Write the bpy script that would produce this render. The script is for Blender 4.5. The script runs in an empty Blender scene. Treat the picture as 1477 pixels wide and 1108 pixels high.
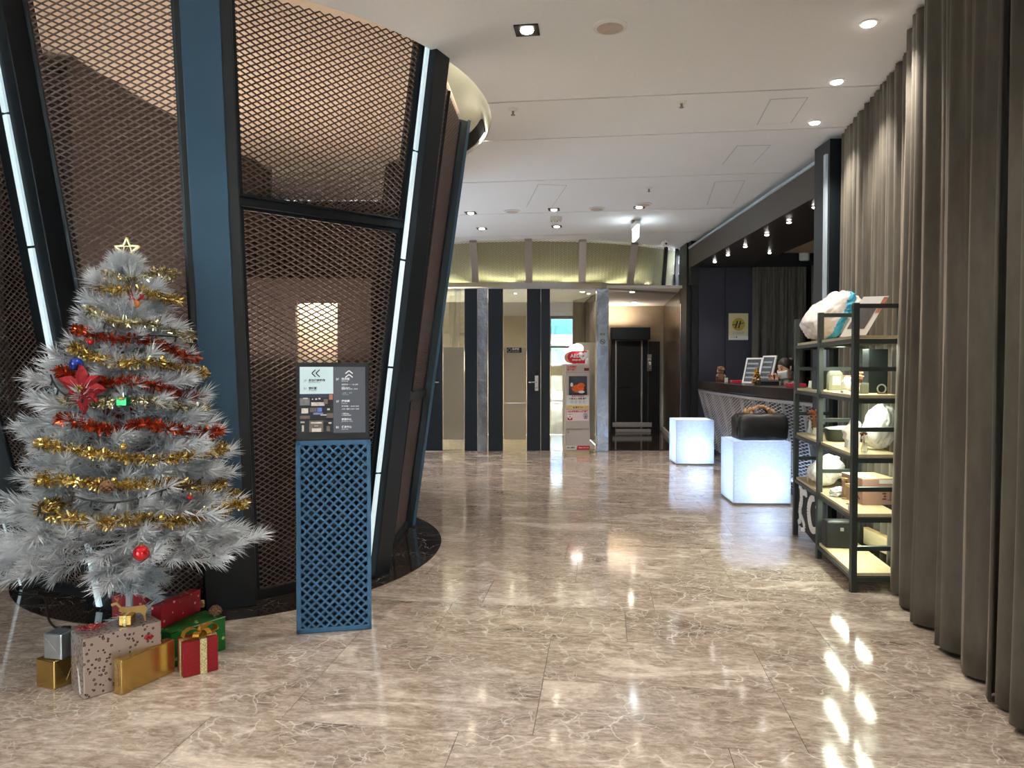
import bpy, bmesh, math, random
import numpy as np
from mathutils import Vector, Matrix
random.seed(7)
PI = math.pi
SC = bpy.context.scene
COL = SC.collection
# ------------------------------------------------------------------ camera
F = 1060.0; PITCH = math.radians(1.30); H = 1.25
cam_d = bpy.data.cameras.new('camera'); cam = bpy.data.objects.new('camera', cam_d); COL.objects.link(cam)
cam.location = (0, 0, H); cam.rotation_euler = (PI/2 - PITCH, 0, 0)
cam_d.sensor_fit = 'HORIZONTAL'; cam_d.sensor_width = 36; cam_d.lens = F/1477*36; cam_d.clip_end = 200; cam_d.clip_start = .05
SC.camera = cam
# ------------------------------------------------------------------ world, exposure
w = bpy.data.worlds.new('sky'); SC.world = w; w.use_nodes = True
bg = w.node_tree.nodes['Background']; bg.inputs[0].default_value = (.82, .91, 1, 1); bg.inputs[1].default_value = 12.0
SC.view_settings.view_transform = 'Standard'; SC.view_settings.look = 'None'
SC.view_settings.gamma = 1; SC.view_settings.use_curve_mapping = False; SC.view_settings.exposure = 1.95
CEIL = 3.06
def lamp(name, kind, loc, energy, color=(1, .86, .70), size=.1, spot=None, blend=.6, rot=(0, 0, 0), sy=None):
    d = bpy.data.lights.new(name, kind); d.energy = energy; d.color = color
    if kind == 'AREA':
        d.size = size
        if sy: d.shape = 'RECTANGLE'; d.size_y = sy
    else: d.shadow_soft_size = size
    if kind == 'SPOT': d.spot_size = math.radians(spot or 100); d.spot_blend = blend
    o = bpy.data.objects.new(name, d); o.location = loc; o.rotation_euler = rot; COL.objects.link(o); return o
# daylight through the glazed street front behind the camera (portals guide the sky light in)
DAY = lamp('daylight_portal', 'AREA', (3.15, -3.9, 1.5), 10, (1, 1, 1), 3.7, rot=(PI/2, 0, 0), sy=2.9); DAY.data.cycles.is_portal = True
DAY2 = lamp('daylight_portal', 'AREA', (-4.5, -3.9, 1.5), 10, (1, 1, 1), 3.7, rot=(PI/2, 0, 0), sy=2.9); DAY2.data.cycles.is_portal = True
# warm wash inside the lattice drum, behind the glass wall and in the corridor
lamp('drum_uplight', 'AREA', (-1.9, 5.3, 1.3), 7, (1, .82, .66), 1.3, rot=(PI, 0, 0))
lamp('drum_uplight', 'AREA', (-1.5, 4.6, 1.0), 4, (1, .82, .66), .8, rot=(PI, 0, 0))
for x in (-1.9, -1.0, .0, .8): lamp('glass_room_light', 'SPOT', (x, 12.0, 2.40), 22, (1, .86, .66), .03, 150, .6)
for y in (5.15, 6.0): lamp('cove_fill', 'AREA', (-.24, y, 3.07), .5, (1, .98, .86), .5, rot=(PI, 0, 0), sy=.06).rotation_euler = (PI, 0, PI/2)  # added unseen fill that brightens the cream cove
lamp('corridor_fill', 'AREA', (1.9, 14.15, 2.06), 5, (1, .86, .70), .8, rot=(PI, 0, 0), sy=.1)  # added unseen fill aimed up at the dark corridor ceiling
# ------------------------------------------------------------------ helpers
def ray(px, py):
    u = (px-738.5)/F; v = (554-py)/F
    return Vector((u, math.cos(PITCH)+v*math.sin(PITCH), -math.sin(PITCH)+v*math.cos(PITCH)))
def G(px, py, z=0):
    d = ray(px, py); t = (z-H)/d.z; return Vector((d.x*t, d.y*t, z))
def P(px, py, Y):
    d = ray(px, py); t = Y/d.y; return Vector((d.x*t, Y, H+d.z*t))
def X_(px, Y): return (px-738.5)/F*Y

class MB:
    def __init__(s): s.v = []; s.f = []; s.mi = []; s.m = 0
    def add(s, vs, fs):
        b = len(s.v); s.v += [tuple(v) for v in vs]; s.f += [tuple(b+i for i in f) for f in fs]; s.mi += [s.m]*len(fs); return s
    def box(s, cx, cy, cz, sx, sy, sz, rz=0, rot=None):
        vs = []
        for dz in (-.5, .5):
            for dx, dy in ((-.5, -.5), (.5, -.5), (.5, .5), (-.5, .5)): vs.append(Vector((dx*sx, dy*sy, dz*sz)))
        M = rot if rot is not None else Matrix.Rotation(rz, 3, 'Z')
        c = Vector((cx, cy, cz)); vs = [M @ v + c for v in vs]
        return s.add(vs, [(3, 2, 1, 0), (4, 5, 6, 7), (0, 1, 5, 4), (1, 2, 6, 5), (2, 3, 7, 6), (3, 0, 4, 7)])
    def bb(s, x0, x1, y0, y1, z0, z1): return s.box((x0+x1)/2, (y0+y1)/2, (z0+z1)/2, x1-x0, y1-y0, z1-z0)
    def beam(s, a, b, wx, wn, nrm, wx2=None):
        """rectangular bar from a to b, width wx across, wn along nrm"""
        a = Vector(a); b = Vector(b); d = (b-a).normalized(); n = Vector(nrm); n = (n-d*n.dot(d)).normalized(); t = d.cross(n)
        vs = []
        for p, wq in ((a, wx), (b, wx2 or wx)):
            for i, j in ((-.5, -.5), (.5, -.5), (.5, .5), (-.5, .5)): vs.append(p+t*wq*i+n*wn*j)
        return s.add(vs, [(3, 2, 1, 0), (4, 5, 6, 7), (0, 1, 5, 4), (1, 2, 6, 5), (2, 3, 7, 6), (3, 0, 4, 7)])
    def tube(s, pts, r, n=8, cap=True):
        pts = [Vector(p) for p in pts]; rr = r if isinstance(r, (list, tuple)) else [r]*len(pts)
        rings = []; up = Vector((0, 0, 1)); prev = None
        for i, p in enumerate(pts):
            d = (pts[min(i+1, len(pts)-1)]-pts[max(i-1, 0)])
            d = d.normalized() if d.length > 1e-9 else Vector((0, 0, 1))
            if prev is None: a = d.cross(up if abs(d.z) < .95 else Vector((1, 0, 0))).normalized()
            else: a = (prev-d*prev.dot(d)).normalized()
            prev = a; b = d.cross(a)
            rings.append([p+(a*math.cos(2*PI*k/n)+b*math.sin(2*PI*k/n))*rr[i] for k in range(n)])
        vs = [v for q in rings for v in q]; fs = []
        for i in range(len(pts)-1):
            for k in range(n): fs.append((i*n+k, i*n+(k+1) % n, (i+1)*n+(k+1) % n, (i+1)*n+k))
        if cap: fs += [tuple(range(n))[::-1], tuple((len(pts)-1)*n+k for k in range(n))]
        return s.add(vs, fs)
    def cyl(s, x, y, z0, z1, r, n=20, r2=None): return s.tube([(x, y, z0), (x, y, z1)], [r, r if r2 is None else r2], n)
    def lathe(s, prof, c=(0, 0, 0), n=24, sx=1, sy=1):
        vs = []; fs = []
        for r, z in prof:
            for k in range(n): vs.append((c[0]+r*sx*math.cos(2*PI*k/n), c[1]+r*sy*math.sin(2*PI*k/n), c[2]+z))
        for i in range(len(prof)-1):
            for k in range(n): fs.append((i*n+k, i*n+(k+1) % n, (i+1)*n+(k+1) % n, (i+1)*n+k))
        fs += [tuple(range(n))[::-1], tuple((len(prof)-1)*n+k for k in range(n))]
        return s.add(vs, fs)
    def ell(s, c, r, n=16, m=10, M=None):
        vs = []; fs = []
        for i in range(m+1):
            t = PI*i/m
            for k in range(n):
                v = Vector((r[0]*math.sin(t)*math.cos(2*PI*k/n), r[1]*math.sin(t)*math.sin(2*PI*k/n), r[2]*math.cos(t)))
                if M is not None: v = M @ v
                vs.append(v+Vector(c))
        for i in range(m):
            for k in range(n): fs.append((i*n+k, (i+1)*n+k, (i+1)*n+(k+1) % n, i*n+(k+1) % n))
        return s.add(vs, fs)
    def prism(s, pts, d):
        """pts: 3D outline (planar), extruded by vector d"""
        n = len(pts); d = Vector(d); pts = [Vector(p) for p in pts]
        vs = pts+[p+d for p in pts]
        fs = [tuple(range(n))[::-1], tuple(range(n, 2*n))]+[(i, (i+1) % n, n+(i+1) % n, n+i) for i in range(n)]
        return s.add(vs, fs)
    def mesh(s, name):
        me = bpy.data.meshes.new(name); me.from_pydata([tuple(v) for v in s.v], [], s.f)
        if any(s.mi): me.polygons.foreach_set('material_index', s.mi)
        me.update(); return me

def link(name, me, mat=None, parent=None, smooth=False, bevel=0, norm=True):
    if mat is not None:
        for m in (mat if isinstance(mat, (list, tuple)) else [mat]): me.materials.append(m)
    if norm and len(me.polygons) < 40000:
        b = bmesh.new(); b.from_mesh(me); bmesh.ops.recalc_face_normals(b, faces=b.faces); b.to_mesh(me); b.free()
    if smooth: me.polygons.foreach_set('use_smooth', [True]*len(me.polygons))
    o = bpy.data.objects.new(name, me); COL.objects.link(o)
    if parent: o.parent = parent
    if bevel:
        md = o.modifiers.new('bevel', 'BEVEL'); md.width = bevel; md.segments = 2; md.limit_method = 'ANGLE'; md.angle_limit = .7
    return o
def obj(name, mb, mat, parent=None, smooth=False, bevel=0): return link(name, mb.mesh(name), mat, parent, smooth, bevel)
def tag(o, label, cat, group=None):
    o['label'] = label; o['category'] = cat
    if group: o['group'] = group
    return o
def thing(name, label, cat, loc=(0, 0, 0), rz=0, group=None):
    o = bpy.data.objects.new(name, None); COL.objects.link(o); o.empty_display_size = .1
    o.location = loc; o.rotation_euler = (0, 0, rz); return tag(o, label, cat, group)
def struct(name, mb, mat, parent=None, **k):
    o = obj(name, mb, mat, parent, **k)
    if parent is None: o['kind'] = 'structure'
    return o
def dup(root, loc=None, rz=None, label=None, group=None):
    r = root.copy(); COL.objects.link(r)
    if loc is not None: r.location = loc
    if rz is not None: r.rotation_euler = (0, 0, rz)
    if label: r['label'] = label
    if group: r['group'] = group
    for ch in list(root.children):
        c = ch.copy(); COL.objects.link(c); c.parent = r
        for g in list(ch.children):
            d = g.copy(); COL.objects.link(d); d.parent = c
    return r
def text(body, size, loc, rot, mat, parent, name='lettering', align='LEFT', bold=0, sx=1, ext=.0004):
    c = bpy.data.curves.new('t', 'FONT'); c.body = body; c.size = size; c.align_x = align; c.align_y = 'CENTER'
    c.extrude = ext; c.offset = bold; c.resolution_u = 2
    t = bpy.data.objects.new('t', c); COL.objects.link(t)
    dg = bpy.context.evaluated_depsgraph_get(); me = bpy.data.meshes.new_from_object(t.evaluated_get(dg)); bpy.data.objects.remove(t)
    me.materials.clear()
    M = Matrix.Translation(loc) @ rot.to_4x4() @ Matrix.Diagonal((sx, 1, 1, 1)); me.transform(M)
    return link(name, me, mat, parent, norm=False)
FACE = Matrix(((1, 0, 0), (0, 0, -1), (0, 1, 0)))      # text facing -Y

# ------------------------------------------------------------------ materials
def srgb(r, g, b):
    f = lambda c: (c/255/12.92) if c/255 <= .04045 else ((c/255+.055)/1.055)**2.4
    return (f(r), f(g), f(b), 1)
class NT:
    def __init__(s, name):
        s.m = bpy.data.materials.new(name); s.m.use_nodes = True; s.t = s.m.node_tree; s.b = s.t.nodes['Principled BSDF']; s.o = s.t.nodes['Material Output']
    def n(s, typ, **k):
        nd = s.t.nodes.new(typ)
        for a, v in k.items():
            if a.startswith('i_'): nd.inputs[a[2:].replace('_', ' ')].default_value = v
            elif a[0] == 'i' and a[1:].isdigit(): nd.inputs[int(a[1:])].default_value = v
            else: setattr(nd, a, v)
        return nd
    def l(s, a, b): s.t.links.new(a, b)
    def ramp(s, fac, stops):
        r = s.n('ShaderNodeValToRGB'); e = r.color_ramp.elements
        while len(e) < len(stops): e.new(.5)
        for i, (p, c) in enumerate(stops): e[i].position = p; e[i].color = c if len(c) == 4 else (*c, 1)
        s.l(fac, r.inputs[0]); return r.outputs[0]
    def mix(s, fac, a, b, mode='MIX'):
        m = s.n('ShaderNodeMix', data_type='RGBA', blend_type=mode)
        for sock, v in ((m.inputs[0], fac), (m.inputs[6], a), (m.inputs[7], b)):
            if hasattr(v, 'links'): s.l(v, sock)
            else: sock.default_value = v
        return m.outputs[2]
    def bump(s, h, strength=.2, dist=.002):
        b = s.n('ShaderNodeBump'); b.inputs['Strength'].default_value = strength; b.inputs['Distance'].default_value = dist
        s.l(h, b.inputs['Height']); s.l(b.outputs[0], s.b.inputs['Normal'])
def mat(name, c, rough=.5, metal=0, var=.12, scale=18, bump=0, spec=.5, coat=0, emit=None, es=1, sheen=0, stretch=None, rvar=0, trans=0, alpha=1):
    q = NT(name); b = q.b
    b.inputs['Roughness'].default_value = rough; b.inputs['Metallic'].default_value = metal; b.inputs['Specular IOR Level'].default_value = spec
    b.inputs['Coat Weight'].default_value = coat; b.inputs['Sheen Weight'].default_value = sheen
    b.inputs['Transmission Weight'].default_value = trans; b.inputs['Alpha'].default_value = alpha
    tc = q.n('ShaderNodeTexCoord'); mp = q.n('ShaderNodeMapping'); q.l(tc.outputs['Object'], mp.inputs[0])
    if stretch: mp.inputs['Scale'].default_value = stretch
    nz = q.n('ShaderNodeTexNoise', i_Scale=scale, i_Detail=5.0, i_Roughness=.6); q.l(mp.outputs[0], nz.inputs['Vector'])
    d = tuple(x*(1-var) for x in c[:3])+(1,); l_ = tuple(min(1, x*(1+var)) for x in c[:3])+(1,)
    q.l(q.ramp(nz.outputs[0], [(.3, d), (.7, l_)]), b.inputs['Base Color'])
    if rvar: q.l(q.ramp(nz.outputs[0], [(.3, (rough-rvar,)*3), (.7, (rough+rvar,)*3)]), b.inputs['Roughness'])
    if bump: q.bump(nz.outputs[0], bump)
    if emit: b.inputs['Emission Color'].default_value = emit; b.inputs['Emission Strength'].default_value = es
    return q.m
def marble(name, dark, mid, lite, vein, rough=.07, sc=1.0, rnd=True, veins=1.0):
    q = NT(name); b = q.b
    tc = q.n('ShaderNodeTexCoord'); v = tc.outputs['Object']
    if rnd:
        oi = q.n('ShaderNodeObjectInfo'); cb = q.n('ShaderNodeCombineXYZ')
        m1 = q.n('ShaderNodeMath', operation='MULTIPLY', i1=37.0); q.l(oi.outputs['Random'], m1.inputs[0]); q.l(m1.outputs[0], cb.inputs[0])
        m2 = q.n('ShaderNodeMath', operation='MULTIPLY', i1=91.0); q.l(oi.outputs['Random'], m2.inputs[0]); q.l(m2.outputs[0], cb.inputs[1]); q.l(m1.outputs[0], cb.inputs[2])
        va = q.n('ShaderNodeVectorMath', operation='ADD'); q.l(v, va.inputs[0]); q.l(cb.outputs[0], va.inputs[1]); v = va.outputs[0]
    mp = q.n('ShaderNodeMapping'); mp.inputs['Scale'].default_value = (1.0*sc, 2.1*sc, 1.0*sc); mp.inputs['Rotation'].default_value = (0, 0, .35); q.l(v, mp.inputs[0])
    n1 = q.n('ShaderNodeTexNoise', i_Scale=1.9, i_Detail=9.0, i_Roughness=.68, i_Distortion=.9); q.l(mp.outputs[0], n1.inputs['Vector'])
    base = q.ramp(n1.outputs[0], [(.33, dark), (.45, mid), (.52, mid), (.62, lite)])
    n2 = q.n('ShaderNodeTexNoise', i_Scale=7.0, i_Detail=6.0, i_Roughness=.7, i_Distortion=1.2); q.l(mp.outputs[0], n2.inputs['Vector'])
    base = q.mix(.30, base, q.ramp(n2.outputs[0], [(.36, dark), (.62, lite)]))
    # crackled pale veins
    dv = q.n('ShaderNodeTexNoise', i_Scale=2.4, i_Detail=4.0); q.l(v, dv.inputs['Vector'])
    vm = q.n('ShaderNodeVectorMath', operation='MULTIPLY_ADD'); q.l(dv.outputs['Color'], vm.inputs[0]); vm.inputs[1].default_value = (.55, .55, .55); q.l(v, vm.inputs[2])
    vo = q.n('ShaderNodeTexVoronoi', feature='DISTANCE_TO_EDGE', i_Scale=5.2*sc); q.l(vm.outputs[0], vo.inputs['Vector'])
    line = q.ramp(vo.outputs['Distance'], [(0, (1, 1, 1)), (.010, (.7, .7, .7)), (.024, (0, 0, 0))])
    n3 = q.n('ShaderNodeTexNoise', i_Scale=1.3, i_Detail=3.0); q.l(v, n3.inputs['Vector'])
    msk = q.ramp(n3.outputs[0], [(.47, (0, 0, 0)), (.60, (veins,)*3)])
    fac = q.mix(1.0, line, msk, 'MULTIPLY')
    base = q.mix(q.mix(1.0, fac, (.7, .7, .7, 1), 'MULTIPLY'), base, vein)
    oi2 = q.n('ShaderNodeObjectInfo'); tn = q.ramp(oi2.outputs['Random'], [(0, (.86, .85, .84)), (1, (1.0, 1.0, 1.0))])
    base = q.mix(1.0, base, tn, 'MULTIPLY')
    vo2 = q.n('ShaderNodeTexVoronoi', feature='DISTANCE_TO_EDGE', i_Scale=13.0*sc); q.l(vm.outputs[0], vo2.inputs['Vector'])
    l2 = q.ramp(vo2.outputs['Distance'], [(0, (.6, .6, .6)), (.04, (0, 0, 0))]); m2_ = q.ramp(n1.outputs[0], [(.40, (1, 1, 1)), (.50, (0, 0, 0))])
    base = q.mix(q.mix(1.0, l2, m2_, 'MULTIPLY'), base, vein)
    hs = q.n('ShaderNodeTexNoise', i_Scale=24.0, i_Detail=5.0, i_Roughness=.7, i_Distortion=.6); q.l(mp.outputs[0], hs.inputs['Vector'])
    base = q.mix(.24, base, q.ramp(hs.outputs[0], [(.38, dark), (.50, mid), (.62, lite)]))
    q.l(base, b.inputs['Base Color']); b.inputs['Roughness'].default_value = rough
    q.l(q.ramp(n2.outputs[0], [(.3, (rough*.8,)*3), (.7, (rough*1.5,)*3)]), b.inputs['Roughness'])
    b.inputs['Specular IOR Level'].default_value = .55
    return q.m
def glass(name, tint=(.92, .97, .95), refl=.12, rough=.0, fro=None):
    q = NT(name); t = q.t; t.nodes.remove(q.b)
    tr = q.n('ShaderNodeBsdfTransparent'); tr.inputs[0].default_value = (*tint, 1)
    gl = q.n('ShaderNodeBsdfGlossy'); gl.inputs['Roughness'].default_value = rough
    base = tr.outputs[0]
    if fro:
        df = q.n('ShaderNodeBsdfDiffuse'); df.inputs[0].default_value = (*fro, 1); tl = q.n('ShaderNodeBsdfTranslucent'); tl.inputs[0].default_value = (*fro, 1)
        m = q.n('ShaderNodeMixShader'); m.inputs[0].default_value = .6; q.l(df.outputs[0], m.inputs[1]); q.l(tl.outputs[0], m.inputs[2]); base = m.outputs[0]
    lw = q.n('ShaderNodeLayerWeight'); lw.inputs[0].default_value = .35
    mr = q.n('ShaderNodeMapRange'); q.l(lw.outputs['Fresnel'], mr.inputs[0]); mr.inputs[3].default_value = refl; mr.inputs[4].default_value = .95
    ms = q.n('ShaderNodeMixShader'); q.l(mr.outputs[0], ms.inputs[0]); q.l(base, ms.inputs[1]); q.l(gl.outputs[0], ms.inputs[2]); q.l(ms.outputs[0], q.o.inputs[0])
    return q.m
def emis(name, c, s):
    q = NT(name); q.b.inputs['Emission Color'].default_value = (*c, 1); q.b.inputs['Emission Strength'].default_value = s; q.b.inputs['Base Color'].default_value = (.8, .8, .8, 1); return q.m

M = {}
M['tile'] = marble('grey_brown_marble', srgb(84, 69, 58), srgb(160, 144, 131), srgb(226, 213, 201), srgb(240, 234, 226), .075)
M['blackmarble'] = marble('black_marble', srgb(20, 16, 14), srgb(34, 28, 25), srgb(52, 43, 38), srgb(190, 180, 168), .06, 1.2, False, .8)
M['grout'] = mat('grout', srgb(112, 98, 88), .8)
M['ceil'] = mat('ceiling_paint', srgb(236, 238, 240), .85, var=.02, scale=60, bump=.05)
M['cove'] = mat('cream_cove', srgb(226, 224, 205), .7, var=.02)
M['peach'] = mat('drum_ceiling', srgb(226, 208, 188), .8, var=.02)
M['brown'] = mat('brown_panel', srgb(58, 47, 43), .75, var=.08, scale=5)
M['mesh'] = mat('bronze_mesh', srgb(108, 92, 88), .42, .5, var=.08)
M['mesh2'] = mat('silver_mesh', srgb(206, 200, 178), .5, .35, var=.06)
M['mesh3'] = mat('counter_mesh', srgb(205, 196, 188), .45, .4, var=.06)
M['navy'] = mat('navy_steel', srgb(27, 34, 40), .42, .4, var=.1, scale=6)
M['bluesteel'] = mat('blue_grey_steel', srgb(58, 84, 104), .42, .5, var=.06, scale=3)
M['black'] = mat('black_paint', srgb(16, 17, 19), .5, 0, var=.15)
M['satin'] = mat('dark_leaf', srgb(34, 44, 54), .45, .25, var=.1, scale=3)
M['led'] = emis('led_tube', (.60, .88, 1.0), .15)
M['steel'] = mat('polished_steel', srgb(186, 194, 206), .24, 1, var=.12, scale=4, stretch=(1, 1, .8), bump=0, rvar=.03); steel_wave = True
M['brushed'] = mat('brushed_steel', srgb(192, 188, 184), .42, .6, var=.06, stretch=(1, 1, 8))
M['chrome'] = mat('chrome', srgb(220, 220, 222), .12, 1, var=.02)
M['glass'] = glass('clear_glass', (.90, .94, .90), .38)
M['frost'] = glass('frosted_film', refl=.25, fro=(.82, .77, .62))
M['wallbeige'] = mat('beige_wall', srgb(206, 190, 158), .8, var=.05, scale=3)
M['stonewall'] = mat('tan_stone_wall', srgb(150, 134, 112), .6, var=.12, scale=6)
M['panelbrown'] = mat('gloss_brown_panel', srgb(84, 68, 54), .25, .3, var=.15, scale=3)
M['navywall'] = mat('navy_wall_panel', srgb(52, 52, 66), .6, var=.08, scale=4)
M['soffit'] = mat('dark_soffit', srgb(30, 20, 18), .4, var=.1)
M['fascia'] = mat('brown_fascia', srgb(72, 64, 58), .5, .1, var=.06)
M['white'] = mat('white_paint', srgb(226, 226, 222), .5, var=.02)
M['palestrip'] = mat('pale_blue_trim', srgb(170, 186, 198), .4, var=.03)
M['bulb'] = emis('warm_bulb', (1, .87, .68), 9)
M['coolbulb'] = emis('cool_bulb', (1, .92, .86), 10)
M['grey'] = mat('grey_metal', srgb(140, 136, 130), .45, .4)
M['skirt'] = mat('pale_skirting', srgb(150, 152, 152), .5)
def wave_steel(m):
    t = m.node_tree; n = t.nodes.new('ShaderNodeTexNoise'); n.inputs['Scale'].default_value = 3.2; n.inputs['Detail'].default_value = 3
    tc = t.nodes.new('ShaderNodeTexCoord'); t.links.new(tc.outputs['Object'], n.inputs['Vector']); b = t.nodes.new('ShaderNodeBump'); b.inputs['Strength'].default_value = .6; b.inputs['Distance'].default_value = .03
    t.links.new(n.outputs[0], b.inputs['Height']); t.links.new(b.outputs[0], t.nodes['Principled BSDF'].inputs['Normal'])
wave_steel(M['steel'])
def curtain_mat():
    q = NT('taupe_velvet'); b = q.b; b.inputs['Roughness'].default_value = .8; b.inputs['Sheen Weight'].default_value = .35; b.inputs['Sheen Roughness'].default_value = .4
    b.inputs['Sheen Tint'].default_value = srgb(190, 175, 155)
    tc = q.n('ShaderNodeTexCoord'); mp = q.n('ShaderNodeMapping'); mp.inputs['Scale'].default_value = (1, 1, .35); q.l(tc.outputs['Object'], mp.inputs[0])
    n = q.n('ShaderNodeTexNoise', i_Scale=9.0, i_Detail=8.0, i_Roughness=.65); q.l(mp.outputs[0], n.inputs['Vector'])
    q.l(q.ramp(n.outputs[0], [(.3, srgb(76, 72, 64)), (.7, srgb(97, 92, 83))]), b.inputs['Base Color'])
    n2 = q.n('ShaderNodeTexNoise', i_Scale=260.0, i_Detail=2.0); q.l(tc.outputs['Object'], n2.inputs['Vector']); q.bump(n2.outputs[0], .15, .001)
    return q.m
M['curtain'] = curtain_mat()

# ------------------------------------------------------------------ expanded metal sheet between four corners
def lattice(name, c, dw, dh, sw, st, mat_, parent, tri=False, tilt=.7, clip=None):
    """c: bottom-left, bottom-right, top-right, top-left; diamonds dw x dh; strand width sw, thickness st"""
    c = [np.array(tuple(q), float) for q in c]
    W = (np.linalg.norm(c[1]-c[0])+np.linalg.norm(c[2]-c[3]))/2; Hh = (np.linalg.norm(c[3]-c[0])+np.linalg.norm(c[2]-c[1]))/2
    nu = max(1, round(W/dw)); nv = max(1, round(Hh/dh))
    i, j, a, b = np.meshgrid(np.arange(nu), np.arange(nv), [0, 1], [0, 1], indexing='ij'); i = i.ravel(); j = j.ravel(); a = a.ravel(); b = b.ravel()
    def pos(u, v):
        u = u[:, None]; v = v[:, None]; return (c[0]*(1-u)+c[1]*u)*(1-v)+(c[3]*(1-u)+c[2]*u)*v
    p = pos((i+.5)/nu, (j+.5)/nv); q = pos((i+a)/nu, (j+b)/nv)
    nrm = np.cross(c[1]-c[0], c[3]-c[0]); nrm /= np.linalg.norm(nrm)
    d = q-p; d /= np.linalg.norm(d, axis=1)[:, None]
    inp = np.cross(nrm[None], d); sg = np.sign(inp[:, 2:3]); inp *= sg
    wv = inp*math.cos(tilt)+nrm[None]*math.sin(tilt); tv = np.cross(d, wv)
    if tri: offs = [(-.5, -.35), (.5, -.35), (0, .65)]
    else: offs = [(-.5, -.5), (.5, -.5), (.5, .5), (-.5, .5)]
    k = len(offs); V = []
    for e in (p, q):
        for x, y in offs: V.append(e+wv*sw*x+tv*st*y)
    V = np.stack(V, 1).reshape(-1, 3); n = len(p); base = (np.arange(n)*2*k)[:, None]
    Fq = np.concatenate([base+np.array([[m, (m+1) % k, k+(m+1) % k, k+m]]) for m in range(k)], 1).reshape(-1, 4)
    me = bpy.data.meshes.new(name); me.vertices.add(len(V)); me.vertices.foreach_set('co', V.ravel())
    me.loops.add(len(Fq)*4); me.loops.foreach_set('vertex_index', Fq.ravel().astype(np.int32))
    me.polygons.add(len(Fq)); me.polygons.foreach_set('loop_start', (np.arange(len(Fq))*4).astype(np.int32)); me.polygons.foreach_set('loop_total', np.full(len(Fq), 4, np.int32))
    me.update(calc_edges=True)
    return link(name, me, mat_, parent, norm=False)
# ================================================================== FLOOR
GA = math.radians(7.1)                                  # the paving and ceiling grid is turned 7.1 degrees
def grid(u, v): return Vector((u*math.cos(GA)+v*math.sin(GA), -u*math.sin(GA)+v*math.cos(GA), 0))
def ungrid(p): return (p.x*math.cos(GA)-p.y*math.sin(GA), p.x*math.sin(GA)+p.y*math.cos(GA))
fl = MB().bb(-6.5, 5.2, -4.0, 11.2, -.08, -.012)
floor = struct('floor', fl, M['grout'])
TW, TD = .90, .45
tb = MB().bb(-TW/2+.0010, TW/2-.0010, -TD/2+.0010, TD/2-.0010, -.014, 0)
tme = tb.mesh('tile'); tme.materials.append(M['tile'])
rows = []
def visible(x, y):
    if y < 1.9: return False
    return abs(x) < y*.72+.6
inview = []; rest = []
for r in range(-9, 27):
    off = random.Random(r).uniform(0, TW)
    v = 4.93+(r-8)*.45*1.0
    for k in range(-11, 9):
        u = k*TW+off
        p = grid(u, v)
        if p.x < -6.3 or p.x > 5.0 or p.y < -3.7 or p.y > 10.93: continue
        (inview if visible(p.x, p.y) else rest).append((p, random.Random(r*31+k).choice((0, PI))))
inview.sort(key=lambda t: t[0].length)
if len(inview) > 296: rest += inview[296:]; inview = inview[:296]
for p, a in inview:
    o = bpy.data.objects.new('tile', tme); COL.objects.link(o); o.parent = floor; o.location = p; o.rotation_euler = (0, 0, -GA+a)
rb = MB()
for p, a in rest: rb.box(p.x, p.y, -.007, TW-.0014, TD-.0014, .0138, rz=-GA)
o = struct('tile', rb, marble('far_marble', srgb(108, 93, 83), srgb(150, 132, 119), srgb(186, 168, 154), srgb(226, 214, 202), .075, rnd=False), floor); o['kind'] = 'stuff'
# ---- black marble plinth under the drum
DC = Vector((-1.81, 5.09, 0))
pl = MB()
N = 72
pl.prism([(DC.x+1.31*math.cos(2*PI*k/N), DC.y+1.57*math.sin(2*PI*k/N), -.005) for k in range(N)], (0, 0, .009))
struct('trim_1', pl, M['blackmarble'])

# ================================================================== CEILING
HC = Vector((-1.81, 5.34, 0)); HA, HB = 1.66, 1.90
cut = MB(); cut.prism([(HC.x+HA*math.cos(2*PI*k/96), HC.y+HB*math.sin(2*PI*k/96), CEIL-.3) for k in range(96)], (0, 0, .8))
cutter = obj('cutter', cut, None)
slab = struct('ceiling', MB().bb(-6.5, 5.2, -4.0, 14.6, CEIL+.03, CEIL+.07), M['fascia'])
VC = 870
jy = [(G(870, y, CEIL)) for y in (141.3, 197, 257.4, 304.7, 337.6)]
vs = [-4.9]+[ungrid(p)[1] for p in jy]+[13.2]
def cutobj(o):
    md = o.modifiers.new('b', 'BOOLEAN'); md.operation = 'DIFFERENCE'; md.object = cutter; md.solver = 'EXACT'
    dg = bpy.context.evaluated_depsgraph_get(); me = bpy.data.meshes.new_from_object(o.evaluated_get(dg)); o.modifiers.clear(); o.data = me
cutobj(slab)
for a, b in zip(vs[:-1], vs[1:]):
    q = [grid(u, v) for u, v in ((-9, a+.010), (7, a+.010), (7, b-.010), (-9, b-.010))]
    # clip to the room in x
    o = struct('ceiling_panel', MB().prism([(p.x, p.y, CEIL) for p in q], (0, 0, .03)), M['ceil'], slab); cutobj(o)
bpy.data.objects.remove(cutter)
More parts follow.
